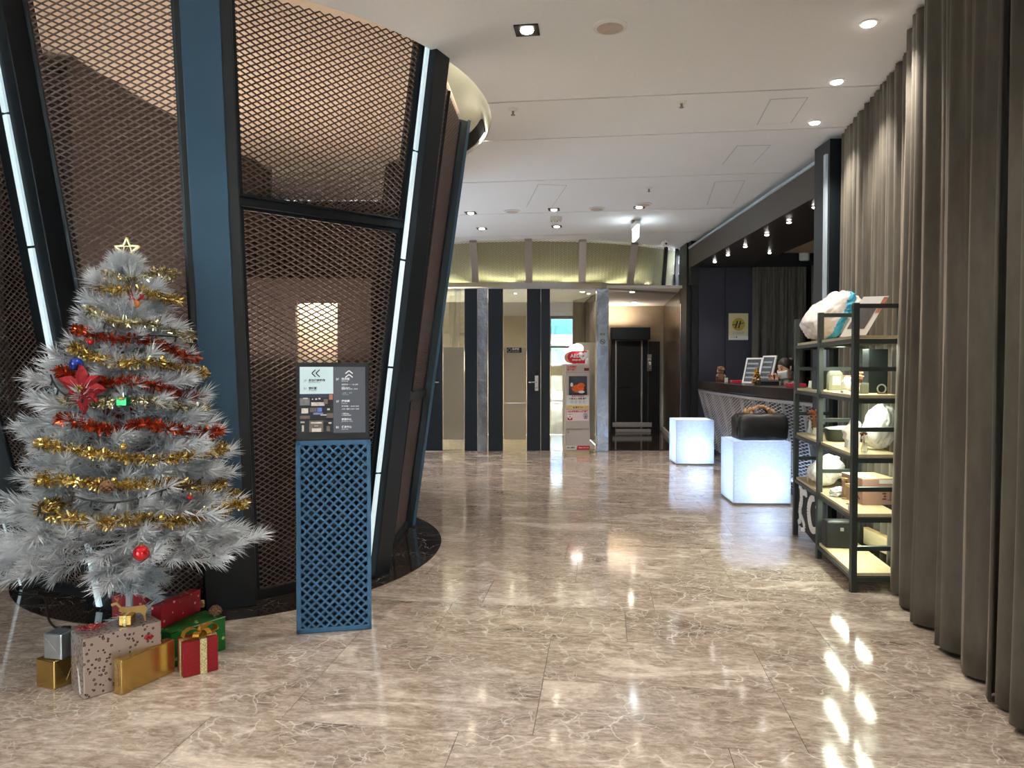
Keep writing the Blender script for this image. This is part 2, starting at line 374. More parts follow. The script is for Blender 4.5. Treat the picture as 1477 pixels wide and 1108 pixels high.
# ---- cream cove above the drum
cv = MB(); prof = [(1.0, CEIL), (1.0, CEIL+.02), (.985, CEIL+.16), (.95, CEIL+.27), (.88, CEIL+.34), (.78, CEIL+.37), (.02, CEIL+.38)]
vv = []; ff = []
for r, z in prof:
    for k in range(96): vv.append((HC.x+HA*r*math.cos(2*PI*k/96), HC.y+HB*r*math.sin(2*PI*k/96), z))
for i in range(len(prof)-1):
    for k in range(96): ff.append((i*96+k, i*96+(k+1) % 96, (i+1)*96+(k+1) % 96, (i+1)*96+k))
cv.add(vv, ff); struct('ceiling', cv, M['cove'], smooth=True)
sl = MB()
for k in range(8):
    a0 = math.radians(14+k*5); a1 = math.radians(14+(k+1)*5)
    f = lambda a, r, z: (HC.x+HA*r*math.cos(a), HC.y+HB*r*math.sin(a), z)
    sl.add([f(a0, .996, CEIL+.03), f(a1, .996, CEIL+.03), f(a1, .982, CEIL+.13), f(a0, .982, CEIL+.13), f(a0, .99, CEIL+.03), f(a1, .99, CEIL+.03), f(a1, .972, CEIL+.13), f(a0, .972, CEIL+.13)],
           [(0, 1, 2, 3), (7, 6, 5, 4), (0, 4, 5, 1), (1, 5, 6, 2), (2, 6, 7, 3), (3, 7, 4, 0)])
tag(obj('air_slot', sl, M['black']), 'dark curved air slot let into the cream oval recess above the drum', 'vent')

# ================================================================== LATTICE DRUM
drum = thing('lattice_drum', 'dark steel drum of leaning struts and bronze expanded mesh beside the tree', 'screen', (0, 0, 0))
S = {'Z': ((-2.98, 4.75), (-3.42, 4.75)), 'A2': ((-2.70, 4.18), (-3.27, 3.88)), 'A1': ((-2.09, 3.84), (-2.37, 3.43)), 'D': ((-1.47, 3.84), (-1.43, 3.43)),
     'B': ((-.85, 4.40), (-.475, 4.32)), 'C': ((-.835, 5.71), (-.40, 5.61)), 'E': ((-1.30, 6.28), (-1.10, 6.85)), 'F': ((-2.25, 6.35), (-2.35, 7.05)), 'Gz': ((-2.9, 5.7), (-3.35, 6.1))}
TOP = 3.045
def sp(k, z):
    (bx, by), (tx, ty) = S[k]; t = z/TOP; return Vector((bx+(tx-bx)*t, by+(ty-by)*t, z))
def outn(k):
    p = sp(k, 1.5)-DC; return Vector((p.x/1.45**2, p.y/1.7**2, 0)).normalized()
tops = {'B': 3.12, 'C': 3.12, 'E': 3.12, 'F': 3.12}
for k, wx, wn, mt in (('A2', .13, .16, 'navy'), ('A1', .20, .16, 'navy'), ('B', .15, .17, 'navy'), ('C', .05, .12, 'navy'), ('E', .10, .12, 'navy'), ('F', .10, .12, 'navy'), ('Gz', .10, .12, 'navy'), ('Z', .1, .12, 'navy')):
    n = outn(k); z1 = tops.get(k, TOP)
    s_ = obj('strut', MB().beam(sp(k, .012), sp(k, z1), wx, wn, n), M[mt], drum, bevel=.004)
    if k in ('A1', 'A2', 'B'):
        lb = MB(); nseg = 5; off = Vector((-.008, -.106, 0)) if k == 'B' else n*(wn/2+.008)
        for q in range(nseg):
            za = .02+(z1-.03)*q/nseg; zb = .02+(z1-.03)*(q+1)/nseg-.012
            lb.beam(sp(k, za)+off, sp(k, zb)+off, .030, .014, n)
        lo = obj('light_strip', lb, M['led'], s_); lo['label'] = 'pale blue light strip down the strut'
    if k == 'C':
        cb = MB().beam(sp(k, .02)+n*.07+Vector((0, -.02, 0)), sp(k, z1)+n*.07+Vector((0, -.02, 0)), .018, .02, n)
        obj('edge_trim', cb, M['bluesteel'], s_)
n = outn('D')
s_ = obj('strut', MB().beam(sp('D', .012), sp('D', TOP), .245, .14, n), M['black'], drum, bevel=.003)
fo = obj('face_plate', MB().beam(sp('D', .30)+n*.078+Vector((-.012, 0, 0)), sp('D', TOP)+n*.078+Vector((-.012, 0, 0)), .17, .012, n), M['bluesteel'], s_, bevel=.003)  # sky reflection put into the plate's blue; the strut foot stays black
fo['label'] = 'steel face of the strut with reflected sky blue put into its colour'
def mpanel(a, b, z0, z1, wa, wb, off=.0, tri=False, dw=.054, dh=.030, z1b=None):
    d0 = (sp(b, z0)-sp(a, z0)).normalized(); d1 = (sp(b, z1)-sp(a, z1)).normalized(); zb = z1b or z1
    c = [sp(a, z0)+d0*wa, sp(b, z0)-d0*wb, sp(b, zb)-d1*wb, sp(a, z1)+d1*wa]
    fr = MB(); nn = (c[1]-c[0]).cross(c[3]-c[0]).normalized()
    for p, q in ((0, 1), (1, 2), (2, 3), (3, 0))[:4]:
        if (p, q) == (2, 3) and z1 > 3.0: continue
        fr.beam(c[p], c[q], .018, .03, nn)
    obj('panel_frame', fr, M['navy'], drum)
    o = lattice('mesh_panel', c, dw, dh, .0078, .003, M['mesh'], drum, tri=tri); return o
for a, b, wa, wb in (('A2', 'A1', .075, .11), ('A1', 'D', .11, .135), ('D', 'B', .135, .085)):
    if a == 'D':
        mpanel(a, b, .05, 2.04, wa, wb); mpanel(a, b, 2.10, TOP, wa, wb, z1b=3.14)
    else: mpanel(a, b, .05, TOP-.02, wa, wb)
mpanel('B', 'C', .05, 1.03, .085, .03); mpanel('B', 'C', 1.08, 3.10, .085, .03)
mpanel('C', 'E', .05, 3.10, .04, .05, tri=True); mpanel('E', 'F', .05, 3.10, .05, .05, tri=True); mpanel('Z', 'A2', .05, TOP-.02, .05, .07, tri=True)
rl = MB()
dn = (sp('D', 2.07)-sp('B', 2.07)).cross(Vector((0, 0, 1)))
rl.beam(sp('D', 2.07), sp('B', 2.08), .055, .06, dn); rl.beam(sp('D', 2.092)-dn.normalized()*.0, sp('B', 2.102), .012, .075, dn)
obj('rail', rl, M['navy'], drum, bevel=.003)
obj('rail', MB().beam(sp('B', 1.055), sp('C', 1.055), .05, .05, (1, 0, 0)), M['navy'], drum, bevel=.003)
# middle post of the side panel
m0 = (sp('B', .03)+sp('C', .03))/2; m1 = (sp('B', 3.1)+sp('C', 3.1))/2
obj('post', MB().beam(m0, m1, .022, .04, (1, 0, 0)), M['black'], drum)
# floor rim and top rim
rm = MB(); ks = ['Z', 'A2', 'A1', 'D', 'B', 'C', 'E', 'F', 'Gz']
for a, b in zip(ks, ks[1:]+ks[:1]): rm.beam(sp(a, .03), sp(b, .03), .045, .05, (0, 0, 1))
obj('floor_rim', rm, M['black'], drum)
# solid brown core walls and the lit ceiling inside the drum
core = struct('wall_core', MB().bb(-2.86, -2.82, 4.76, 4.80, .004, .01), M['brown'])
for (x0, y0), (x1, y1), z1 in (((-3.34, 4.60), (-2.70, 4.56), 3.04), ((-2.72, 4.56), (-2.55, 6.10), 3.15), ((-2.55, 6.10), (-2.36, 7.0), 3.15), ((-6.40, 5.3), (-3.5, 5.3), 3.04), ((-6.4, 8.0), (-1.30, 8.0), 3.04)):
    d = Vector((x1-x0, y1-y0, 0)).normalized(); a = Vector((x0, y0, z1/2+.005)); b = Vector((x1, y1, z1/2+.005))
    struct('wall_panel', MB().beam(a, b, z1, .03, d.cross(Vector((0, 0, 1)))), M['brown'], core)
# low inner wall with a lit opening
yw = 6.05; xa, xb = X_(427, yw), X_(487, yw); zt = 1.78
lw = MB(); lw.bb(-2.40, xa, yw, yw+.05, .004, 1.98); lw.bb(xb, -1.16, yw, yw+.05, .004, 1.98); lw.bb(xa, xb, yw, yw+.05, zt, 1.98)
struct('wall_inner', lw, M['brown'])
struct('wall_niche', MB().bb(xa-.1, xb+.1, yw+.16, yw+.18, .004, 1.97), M['peach'])
lamp('niche_light', 'AREA', ((xa+xb)/2, yw+.105, 1.9), 3.2, (1, .80, .58), .3, sy=.06)
wl = thing('glow_box', 'small glowing box added for a bright patch behind the mesh left of the tree top', 'lamp', (-2.52, 4.66, 1.52))  # glowing box added to stand for a bright patch
obj('back_plate', MB().bb(-.05, .05, .025, .04, -.12, .16), M['brushed'], wl); obj('lamp_shade', MB().bb(-.045, .045, -.04, .02, -.08, .10), emis('patch_glow', (1, .86, .66), 1.6), wl, bevel=.006)
ic = MB()
ic.prism([tuple(sp(k, TOP)*1.0+Vector((0, 0, 3.165-TOP))) for k in ks], (0, 0, .02))
struct('ceiling', ic, M['peach'])

# ================================================================== LEFT SIDE, BACK AND RIGHT SHELL
struct('wall_left', MB().bb(-6.5, -6.42, -4.0, 14.6, 0, CEIL), M['navywall'])
struct('wall_west', MB().bb(-6.42, -3.02, 4.30, 4.38, 0.0, CEIL-.002), M['black'])
struct('baseboard_west', MB().bb(-6.42, -3.02, 4.28, 4.298, .002, .105), M['skirt'])
# glazed street front behind the camera
wf = struct('window_1', MB().bb(-6.4, 5.08, -4.0, -3.92, 2.95, CEIL), M['fascia'])
for lo_, hi_, ms in ((-6.4, -2.7, (-6.35, -4.6, -2.75)), (1.28, 5.08, (1.30, 2.17, 3.33, 4.3, 5.03))):
    for x in ms: struct('mullion', MB().bb(x-.045 if x > 1.3 else x, x+.08, -4.0, -3.92, .002, 2.948), M['fascia'], wf)
    struct('rail', MB().bb(lo_, hi_, -3.99, -3.93, 1.93, 2.01), M['fascia'], wf)
    for a, b in zip(ms[:-1], ms[1:]):
        struct('pane', MB().bb(a+.085, b-.05, -3.965, -3.955, .01, 1.925), M['glass'], wf); struct('pane', MB().bb(a+.085, b-.05, -3.965, -3.955, 2.02, 2.945), M['glass'], wf)
wb = MB(); wb.bb(-2.66, 1.26, -4.0, -3.9, 0, CEIL)
struct('wall_back', wb, M['wallbeige'])
struct('wall_right', MB().bb(5.1, 5.2, -3.9, 14.6, 0, CEIL), M['navywall'])
car = thing('parked_car', 'white car at the kerb outside, seen only as a reflection', 'car', (1.9, -6.2, -.02))
cp = [(-2.1, .35), (-2.15, .75), (-1.5, .92), (-.85, 1.38), (.6, 1.42), (1.3, .98), (2.0, .85), (2.15, .4)]
obj('body', MB().prism([(x, -.8, z) for x, z in cp], (0, 1.6, 0)), mat('car_white', srgb(225, 228, 230), .25, coat=.5), car, bevel=.04)
obj('side_window', MB().prism([(x, .80, z) for x, z in ((-1.25, .95), (-.78, 1.3), (.52, 1.34), (1.0, .98))], (0, .01, 0)), M['black'], car)
for x in (-1.3, 1.35):
    w_ = obj('wheel', MB().tube([(x, .62, .32), (x, .83, .32)], .32, 24), M['black'], car); obj('hub', MB().tube([(x, .831, .32), (x, .84, .32)], .19, 16), M['grey'], w_)
# street seen only as reflections
st = struct('ground', MB().bb(-20, 20, -16, -4.05, -.10, -.02), mat('bounce_paving', srgb(196, 194, 190), .8))  # paving made pale to bounce sky light up to the ceiling
bd = thing('street_building', 'pale building across the street with a blue signboard, seen only in reflections', 'building', (0, -11, -.02))
obj('wall', MB().bb(-9, 9, -.5, 0, 0, 5), mat('render_white', srgb(225, 225, 225), .8), bd)
obj('signboard', MB().bb(1.2, 5, .02, .12, 2.75, 3.6), mat('sign_blue', srgb(60, 120, 200), .5), bd)
for k in range(6): obj('window', MB().bb(-7+k*2.6, -5.4+k*2.6, .01, .06, .7, 2.3), mat('dark_pane', srgb(120, 140, 150), .2), bd)

# ================================================================== FAR GLASS WALL, y = 10.95
YW = 10.95; LT = 2.42
def xw(px): return X_(px, YW)
fd = struct('wall_far', MB().bb(-2.9, xw(600), YW, YW+.08, 0, LT-.002), M['navywall'])
def panelz(name, x0, x1, mt, d=.08, y=YW, **k): return struct(name, MB().bb(x0+.002, x1-.002, y, y+d, .003, LT-.003), mt, **k)
def doorh(door, x, z=1.0, flip=1):
    y = YW-.005
    hp = MB().bb(x-.028, x+.028, y-.012, y+.002, z-.10, z+.13)
    h_ = obj('lock_plate', hp, M['chrome'], door, bevel=.003)
    lv = MB().tube([(x, y-.01, z+.03), (x, y-.05, z+.03), (x+.03*flip, y-.055, z+.03), (x+.12*flip, y-.055, z+.028)], .009, 8); obj('handle', lv, M['chrome'], door, smooth=True)
    kn = MB().tube([(x, y-.01, z-.05), (x, y-.04, z-.05)], .016, 12); obj('thumb_turn', kn, M['chrome'], door, smooth=True)
    obj('reader', MB().bb(x-.03, x+.03, y-.02, y, z+.13, z+.22), M['black'], door, bevel=.003)
d1 = panelz('door_1', xw(600), xw(638.5), M['satin'], .05); doorh(d1, xw(622), flip=1)
w2 = panelz('window_2', xw(638.5), xw(670), M['glass'], .012, YW+.03)
struct('frosted_film', MB().bb(xw(639), xw(669.5), YW+.020, YW+.026, .17, 1.55), M['frost'], w2)
panelz('trim_2', xw(670), xw(688.5), M['satin'], .09, YW-.01)
panelz('trim_3', xw(688.8), xw(703.6), M['steel'], .14, YW-.05, bevel=.004)
panelz('trim_4', xw(704), xw(725.8), M['satin'], .09, YW-.01)
w3 = panelz('window_3', xw(726), xw(759.5), M['glass'], .012, YW+.03)
struct('frosted_film', MB().bb(xw(726.5), xw(759), YW+.020, YW+.026, .17, 1.55), M['frost'], w3)
d2 = panelz('door_2', xw(759.8), xw(780), M['satin'], .05); struct('door_leaf', MB().bb(xw(780)+.003, xw(793.2), YW-.004, YW+.05, .004, LT-.004), M['satin'], d2); doorh(d2, xw(774), flip=-1)
w4 = panelz('window_4', xw(793.6), xw(859.8), M['glass'], .012, YW+.03)
struct('frosted_film', MB().bb(xw(831), xw(859.5), YW+.020, YW+.026, .17, 1.62), M['frost'], w4)
panelz('trim_5', xw(860), xw(877.5), M['steel'], .16, YW-.05, bevel=.004)
# glass room
gr = MB(); gr.bb(-2.9, 1.34, 13.6, 13.7, 0, 2.7)
struct('wall_glass_room', gr, M['wallbeige'])
struct('wall_glass_room_upper', MB().bb(-2.6, 1.30, 13.55, 13.598, 1.55, 2.5), M['stonewall'])
struct('floor_glass_room', MB().bb(-2.9, 1.34, YW+.16, 13.6, -.05, -.001), marble('lobby_marble', srgb(128, 114, 100), srgb(168, 152, 134), srgb(196, 180, 162), srgb(226, 214, 202), .12, rnd=False))
struct('ceiling_glass_room', MB().bb(-2.9, 1.34, YW+.05, 13.6, LT+.03, LT+.07), M['wallbeige'])
for k, (px, Y) in enumerate(((840, 11.5),)):
    pass
struct('wall_partition', MB().bb(1.345, 1.42, YW+.12, 14.4, 0, LT+.02), M['panelbrown'])
fl_ = thing('floor_lamp', 'floor lamp with glowing cream shade behind the frosted glass panel', 'lamp', (X_(664, 12.6), 12.6, 0))
obj('base', MB().lathe([(.13, 0), (.13, .02), (.02, .03)], n=24), M['brushed'], fl_); obj('pole', MB().cyl(0, 0, .03, 1.2, .012, 10), M['brushed'], fl_)
obj('lamp_shade', MB().lathe([(.17, 1.18), (.14, 1.52)], n=28), emis('shade_glow', (1, .85, .6), 1.6), fl_, smooth=False)

# ---- upper lattice band with its steel ring beam
def ylow(x): return 14.8-math.sqrt(3.79**2-(x-.43)**2)
def ytop(x): return 13.47-math.sqrt(3.10**2-(x-.345)**2)
band = thing('lattice_band', 'curved band of pale expanded mesh between steel ribs above the glass wall', 'screen')
NB = 40
def arc(zf, yf, x0, x1, n=NB): return [Vector((x0+(x1-x0)*k/n, yf(x0+(x1-x0)*k/n), zf)) for k in range(n+1)]
XL, XR = -1.6, 2.60
beamb = MB()
lo = arc(2.42, ylow, XL, XR)
for a, b in zip(lo[:-1], lo[1:]):
    n_ = (b-a).cross(Vector((0, 0, 1))).normalized()*-1
    for q in (a, b): pass
    vsx = [a, b, b+Vector((0, 0, .10)), a+Vector((0, 0, .10))]; bk = Vector((0, .16, 0)); fw = Vector((0, -.04, 0))
    beamb.add([v+fw for v in vsx]+[v+bk for v in vsx], [(0, 1, 2, 3), (7, 6, 5, 4), (0, 4, 5, 1), (2, 6, 7, 3)])
obj('ring_beam', beamb, M['brushed'], band)
def bpt(px_t, px_b):
    def solve(px, z, yf):
        x = X_(px, 11)
        for _ in range(8): x = X_(px, yf(max(-2.4, min(2.9, x))))
        return Vector((x, yf(x), z))
    return solve(px_b, 2.52, ylow), solve(px_t, CEIL-.01, ytop)
ribs = [bpt(600, 611), bpt(682.5, 686), bpt(762, 763), bpt(840, 839), bpt(915, 907.6), bpt(960, 956), bpt(977, 974)]
ribs[-1] = (Vector((2.60, ylow(2.60), 2.52)), Vector((2.52, ytop(2.52), CEIL-.01)))
for i, (b_, t_) in enumerate(ribs):
    if i in (0,): continue
    obj('rib', MB().beam(b_, t_, .10 if i < 5 else .05, .07, (0, -1, 0)), M['brushed'] if i < 5 else M['black'], band, bevel=.003)
for (b0, t0), (b1, t1) in zip(ribs[:-1], ribs[1:]):
    q = Vector((.05, 0, 0)); lattice('mesh_panel', [b0+q, b1-q, t1-q, t0+q], .060, .031, .0085, .004, M['mesh2'], band, tri=True)
# pale board behind the band, with a light trough at its foot
bk = MB(); a1 = arc(2.53, lambda x: ylow(x)+.26, XL-.2, XR-.02, 24); a2 = arc(CEIL-.004, lambda x: ytop(max(-1.9, min(2.5, x)))+.22, XL-.2, XR-.06, 24)
for i in range(24): bk.add([a1[i], a1[i+1], a2[i+1], a2[i]], [(0, 1, 2, 3)])
struct('wall_band', bk, mat('band_backing', srgb(160, 158, 122), .8, var=.03))
for x in (-1.0, -.3, .4, 1.1, 1.8):
    l_ = lamp('band_uplight', 'AREA', (x, ylow(x)+.13, 2.535), .45, (1, .97, .78), .69, rot=(PI, 0, -math.atan2(0, 1)), sy=.08)
struct('wall_sky_block', MB().bb(-6.4, 5.09, 14.51, 14.6, 0, CEIL+.02), M['black'])  # black end wall added to keep sky light from leaking in
struct('trim_leak_cap', MB().bb(2.56, 2.68, 10.55, 11.3, 2.44, CEIL-.003), M['black'])  # black cap added against stray light at the end of the band
struct('ceiling_band', MB().bb(-2.9, 1.34, YW+.10, 12.0, LT+.075, LT+.1), M['wallbeige'])

# ================================================================== CORRIDOR
CX0, CX1 = 1.42, 2.53
struct('ceiling_corridor', MB().prism([(CX0, YW+.02, LT+.01), (2.56, YW+.02, LT+.01), (3.05, 14.4, LT+.03), (CX0, 14.4, LT+.03)], (0, 0, .04)), mat('corridor_ceiling', srgb(236, 230, 222), .7, var=.03))
struct('floor_corridor', MB().prism([(CX0, YW+.16, -.03), (2.56, YW+.16, -.03), (3.05, 14.5, -.03), (CX0, 14.5, -.03)], (0, 0, .031)), M['blackmarble'])
struct('wall_corridor_right', MB().prism([(2.56, 11.15, .002), (2.62, 11.15, .002), (3.02, 14.4, .002), (2.96, 14.4, .002)], (0, 0, LT+.03)), M['panelbrown'])
struct('baseboard_corridor', MB().prism([(2.545, 11.2, .002), (2.56, 11.2, .002), (2.958, 14.38, .002), (2.94, 14.38, .002)], (0, 0, .09)), M['white'])
struct('wall_corridor_end', MB().bb(CX0, 3.1, 14.42, 14.5, 0, LT+.06), M['stonewall'])
YE = 14.35
gt = thing('roller_gate', 'black roller gate with silver bottom bar at the end of the dark corridor', 'gate', (X_(908, YE), YE, 0))
gw = X_(935, YE)-X_(881, YE)
obj('post', MB().bb(-gw/2, -gw/2+.07, -.10, 0, 0, 1.9), M['black'], gt); obj('post', MB().bb(gw/2-.12, gw/2-.03, -.10, 0, 0, 1.9), M['navy'], gt)
obj('track', MB().bb(-gw/2+.075, -gw/2+.1, -.09, -.02, .0, 1.75), M['brushed'], gt); obj('track', MB().bb(gw/2-.155, gw/2-.13, -.09, -.02, .0, 1.75), M['brushed'], gt)
obj('header_box', MB().bb(-gw/2-.02, gw/2, -.22, .0, 1.78, 2.02), M['navy'], gt, bevel=.01)
obj('shutter_panel', MB().bb(-gw/2+.1, gw/2-.16, -.06, -.04, .87, 1.76), M['black'], gt); obj('shutter_panel', MB().bb(-gw/2+.1, gw/2-.16, -.06, -.04, .20, .862), M['black'], gt)
obj('bottom_bar', MB().bb(-gw/2+.02, gw/2+.05, -.13, -.07, .09, .18), M['brushed'], gt, bevel=.004); obj('bottom_bar', MB().bb(-gw/2+.08, gw/2+.03, -.15, -.09, -.0, .055), M['brushed'], gt, bevel=.004)
obj('side_box', MB().bb(gw/2+.01, gw/2+.2, -.12, 0, 0, 1.75), M['black'], gt)
kp = thing('keypad', 'small silver keypad beside the dark roller gate', 'keypad', (X_(938, 14.1), 14.18, 1.2)); obj('housing', MB().bb(-.04, .04, 0, .035, -.02, .30), M['grey'], kp, bevel=.004)
for z in (.02, .10, .18): obj('button', MB().bb(-.025, .025, -.008, .0, z, z+.05), M['chrome'], kp)
# dark wall stub between corridor and reception
struct('wall_stub', MB().bb(2.535, 2.68, 10.7, 11.14, .002, CEIL-.003), M['black'])
struct('trim_6', MB().bb(2.525, 2.56, 11.02, 11.06, .35, 2.2), M['steel'])

# ================================================================== RECEPTION
YB = 10.65
rw = struct('wall_reception', MB().bb(2.685, 5.1, YB, YB+.08, 0, CEIL), M['black'])
xsn = [2.69, X_(1045, YB), X_(1085, YB)+.06]
for a, b in zip(xsn[:-1], xsn[1:]):
    struct('wall_panel', MB().bb(a+.006, b-.006, YB-.03, YB-.001, .55, 2.685), M['navywall'], rw); struct('wall_panel', MB().bb(a+.006, b-.006, YB-.03, YB-.001, .01, .54), M['navywall'], rw)
struct('trim_7', MB().bb(2.60, 2.684, YB-.04, YB+.02, .002, 2.69), M['black'])
sf = MB(); sf.bb(2.56, 3.42, 6.04, 10.69, 2.69, 2.975)
sof = struct('ceiling_soffit', MB().bb(2.585, 3.42, 6.07, YB-.001, 2.692, 2.97), M['soffit'])
struct('fascia', MB().bb(2.555, 2.583, 6.07, YB+.0, 2.685, 2.955), M['fascia'], sof)
struct('edge_trim', MB().bb(2.545, 2.60, 6.07, YB+.0, 2.957, 2.985), M['palestrip'], sof)
struct('ceiling_reception', MB().bb(3.42, 5.1, 5.9, YB-.001, 2.90, 2.94), M['wallbeige'])
col_ = struct('wall_column', MB().bb(2.475, 2.61, 5.76, 6.05, .002, 3.03), M['navy'])
struct('trim_8', MB().bb(2.455, 2.474, 5.79, 5.83, .8, 2.92), M['palestrip'])
struct('wall_side', MB().bb(4.35, 4.45, 5.8, 10.6, 0, 2.9), M['black'])
# ================================================================== CURTAINS
def cloth(name, path, z0, z1, amp, wl, seed, parent, thick=.012, n=170, m=20, side=1, A2=.0):
    """pleated curtain along a plan polyline"""
    rnd = random.Random(seed); path = [Vector((*p, 0)) for p in path]
    L = [0]
    for a, b in zip(path[:-1], path[1:]): L.append(L[-1]+(b-a).length)
    T = L[-1]; nf = max(3, int(T/wl)); ph = [0]
    for _ in range(nf): ph.append(ph[-1]+rnd.uniform(.6, 1.4))
    ph = [p/ph[-1] for p in ph]; am = [rnd.uniform(.6, 1.25) for _ in range(nf+1)]; sk = [rnd.uniform(-.3, .3) for _ in range(nf+1)]
    def at(t):
        s_ = t*T
        for i in range(len(path)-1):
            if s_ <= L[i+1]+1e-6:
                d = (path[i+1]-path[i]).normalized(); return path[i]+d*(s_-L[i]), Vector((-d.y, d.x, 0))
        return path[-1], Vector((0, 1, 0))
    vs = []; fs = []
    for j in range(m+1):
        v = j/m; z = z1+(z0-z1)*v
        for i in range(n+1):
            t = i/n; p, nn = at(t)
            k = max(q for q in range(nf) if ph[q] <= t+1e-9) if t < 1 else nf-1
            f = (t-ph[k])/(ph[k+1]-ph[k])
            f2 = f+sk[k]*.25*math.sin(2*PI*f)*(.4+.6*v)
            wv = math.cos(2*PI*f2); wv = math.copysign(abs(wv)**.75, wv)
            a = amp*am[k]*(.36+.64*v)*(1+.12*math.sin(5*v+k))
            # fine secondary pleats near the heading
            o = wv*a+.25*amp*(1-v)**1.5*math.cos(2*PI*f*3+k)+.18*amp*math.sin(7*v+k*2.1)*math.sin(PI*f)*v
            q = p+nn*side*(o)
            vs.append((q.x, q.y, z+(.006*math.sin(9*t+seed) if j == m else 0)))
    for j in range(m):
        for i in range(n): a = j*(n+1)+i; fs.append((a, a+1, a+n+2, a+n+1))
    mb = MB(); mb.add(vs, fs); o = obj(name, mb, M['curtain'], parent, smooth=True)
    md = o.modifiers.new('s', 'SOLIDIFY'); md.thickness = thick; md.offset = 0
    return o
cg = 'taupe curtains along the right wall'
def curt(label, path, seed, amp, wl, z0=.02, group=cg, z1=CEIL-.012, n=170):
    t = thing('curtain', label, 'curtain', (path[0][0], path[0][1], 0), group=group)
    o = cloth('curtain_fabric', [(p[0]-path[0][0], p[1]-path[0][1]) for p in path], z0, z1, amp, wl, seed, t, n=n)
    hem = MB(); return t
WLK=1
curt('tall taupe velvet curtain nearest the camera at the right edge', [(1.68, 2.15), (1.815, 2.66)], 3, .055, .26)
curt('tall taupe velvet curtain just in front of the metal shelf rack', [(1.825, 2.70), (1.96, 3.40), (2.15, 4.0)], 11, .055, .25)
curt('taupe velvet curtain hanging behind the metal shelf rack', [(2.22, 3.98), (2.56, 5.70)], 5, .040, .13)
struct('wall_behind_curtain', MB().prism([(1.84, 2.12, 0), (1.94, 2.08, 0), (2.78, 5.70, 0), (2.68, 5.74, 0)], (0, 0, CEIL-.002)), M['black'])
curt('dark taupe curtain on the back wall behind the seated receptionist', [(X_(1086, 10.5), 10.52), (X_(1166, 10.4), 10.50)], 9, .045, .12, group='reception curtains', z1=2.68)
curt('dark taupe curtain turning the corner at the right end of reception', [(4.22, 10.4), (4.28, 8.6)], 19, .045, .14, group='reception curtains', z1=2.68)

# ================================================================== CEILING FITTINGS
def downlight(px, py, label, group, sq=.11, glow=3, power=9, mt='bulb', z=CEIL, frame='black', cone=95):
    p = G(px, py, z); t = thing('ceiling_light', label, 'ceiling light', (p.x, p.y, z), -GA, group)
    s = sq/2; fr = MB()
    for a, b, c_, d in ((-s, s, -s, -s+.008), (-s, s, s-.008, s), (-s, -s+.008, -s, s), (s-.008, s, -s, s)): fr.bb(a, b, c_, d, -.006, .02)
    fr.bb(-s, s, -s, s, -.001, .001)
    obj('frame', fr, M[frame], t)
    obj('bulb', MB().lathe([(.036, -.004), (.034, -.010), (.022, -.014)], n=20), M[mt], t)
    l = lamp('spot', 'SPOT', (p.x, p.y, z-.03), power, (1, .84, .66), .03, cone, .7)
    return t
downlight(760, 43, 'square black downlight nearest the camera beside the round ceiling speaker', 'square downlights', .13, power=22)
downlight(679, 307, 'square downlight just right of the drum edge, in the nearer row', 'square downlights', .13, power=16)
downlight(695, 329.5, 'square downlight just right of the drum edge, in the farther row', 'square downlights', .13, power=16)
downlight(799, 302, 'square downlight in front of the small twin ceiling box', 'square downlights', .13, power=16)
downlight(803, 326.5, 'square downlight behind the small twin ceiling box', 'square downlights', .13, power=16)
downlight(922, 298.5, 'square downlight in front of the hanging exit sign', 'square downlights', .13, power=16)
def puck(px, py, label, group, power=10, z=CEIL, r=.04, mt='coolbulb', rot=(0, 0, 0), cone=80, em=None):
    p = G(px, py, z); t = thing('ceiling_light', label, 'ceiling light', (p.x, p.y, z), 0, group)
    obj('ring', MB().lathe([(r*1.35, -.0005), (r*1.35, -.005), (r*1.05, -.007)], n=24), M['white'] if z > 3 else M['chrome'], t)
    obj('bulb', MB().lathe([(r, -.0072), (r*.85, -.013), (r*.4, -.016)], n=20), M[mt], t)
    lamp('spot', 'SPOT', (p.x, p.y, z-.03), power, (1, .90, .78), .03, cone, .8, rot); return t
for px, py, lb in ((1253, 33, 'nearest of the three round spots along the curtain'), (1207, 117, 'middle one of the three round spots along the curtain'), (1175, 176, 'farthest of the three round spots along the curtain')):
    puck(px, py, lb, 'round spots along the curtain', 22, r=.036, cone=110)
rec = [(1175, 298), (1138, 320), (1106, 338), (1075, 355), (1050, 367), (1031, 377)]
for (px, py), lb in zip(rec, ('nearest', 'second nearest', 'third nearest', 'third farthest', 'second farthest', 'farthest')):
    puck(px, py, lb+' of the six small spots in the dark soffit over the counter', 'soffit spots over the counter', 12, 2.69, .022, cone=85)
puck(1110, 364, 'single dim spot set deeper in the dark reception soffit', 'inner soffit spots', 3, 2.69, .02)
for lbq, x, y in (('left of centre in the nearest row', -.9, 2.4), ('right of centre in the nearest row', .7, 2.2), ('far left of the nearest row', -2.6, 1.6), ('left of centre right above the camera', -1.0, .4), ('right of centre right above the camera', .5, .2), ('far left near the street front', -2.8, -.8), ('left of centre near the street front', -.9, -1.6), ('right of centre near the street front', .7, -1.7)):
    t = thing('ceiling_light', 'added square downlight out of frame, '+lbq, 'ceiling light', (x, y, CEIL), -GA, 'added downlights out of frame')
    fr = MB(); fr.bb(-.065, .065, -.065, .065, -.004, .02); obj('frame', fr, M['black'], t); obj('bulb', MB().lathe([(.036, -.005), (.034, -.010), (.022, -.014)], n=20), M['bulb'], t)
    lamp('spot', 'SPOT', (x, y, CEIL-.03), 24, (1, .91, .80), .03, 120, .7)
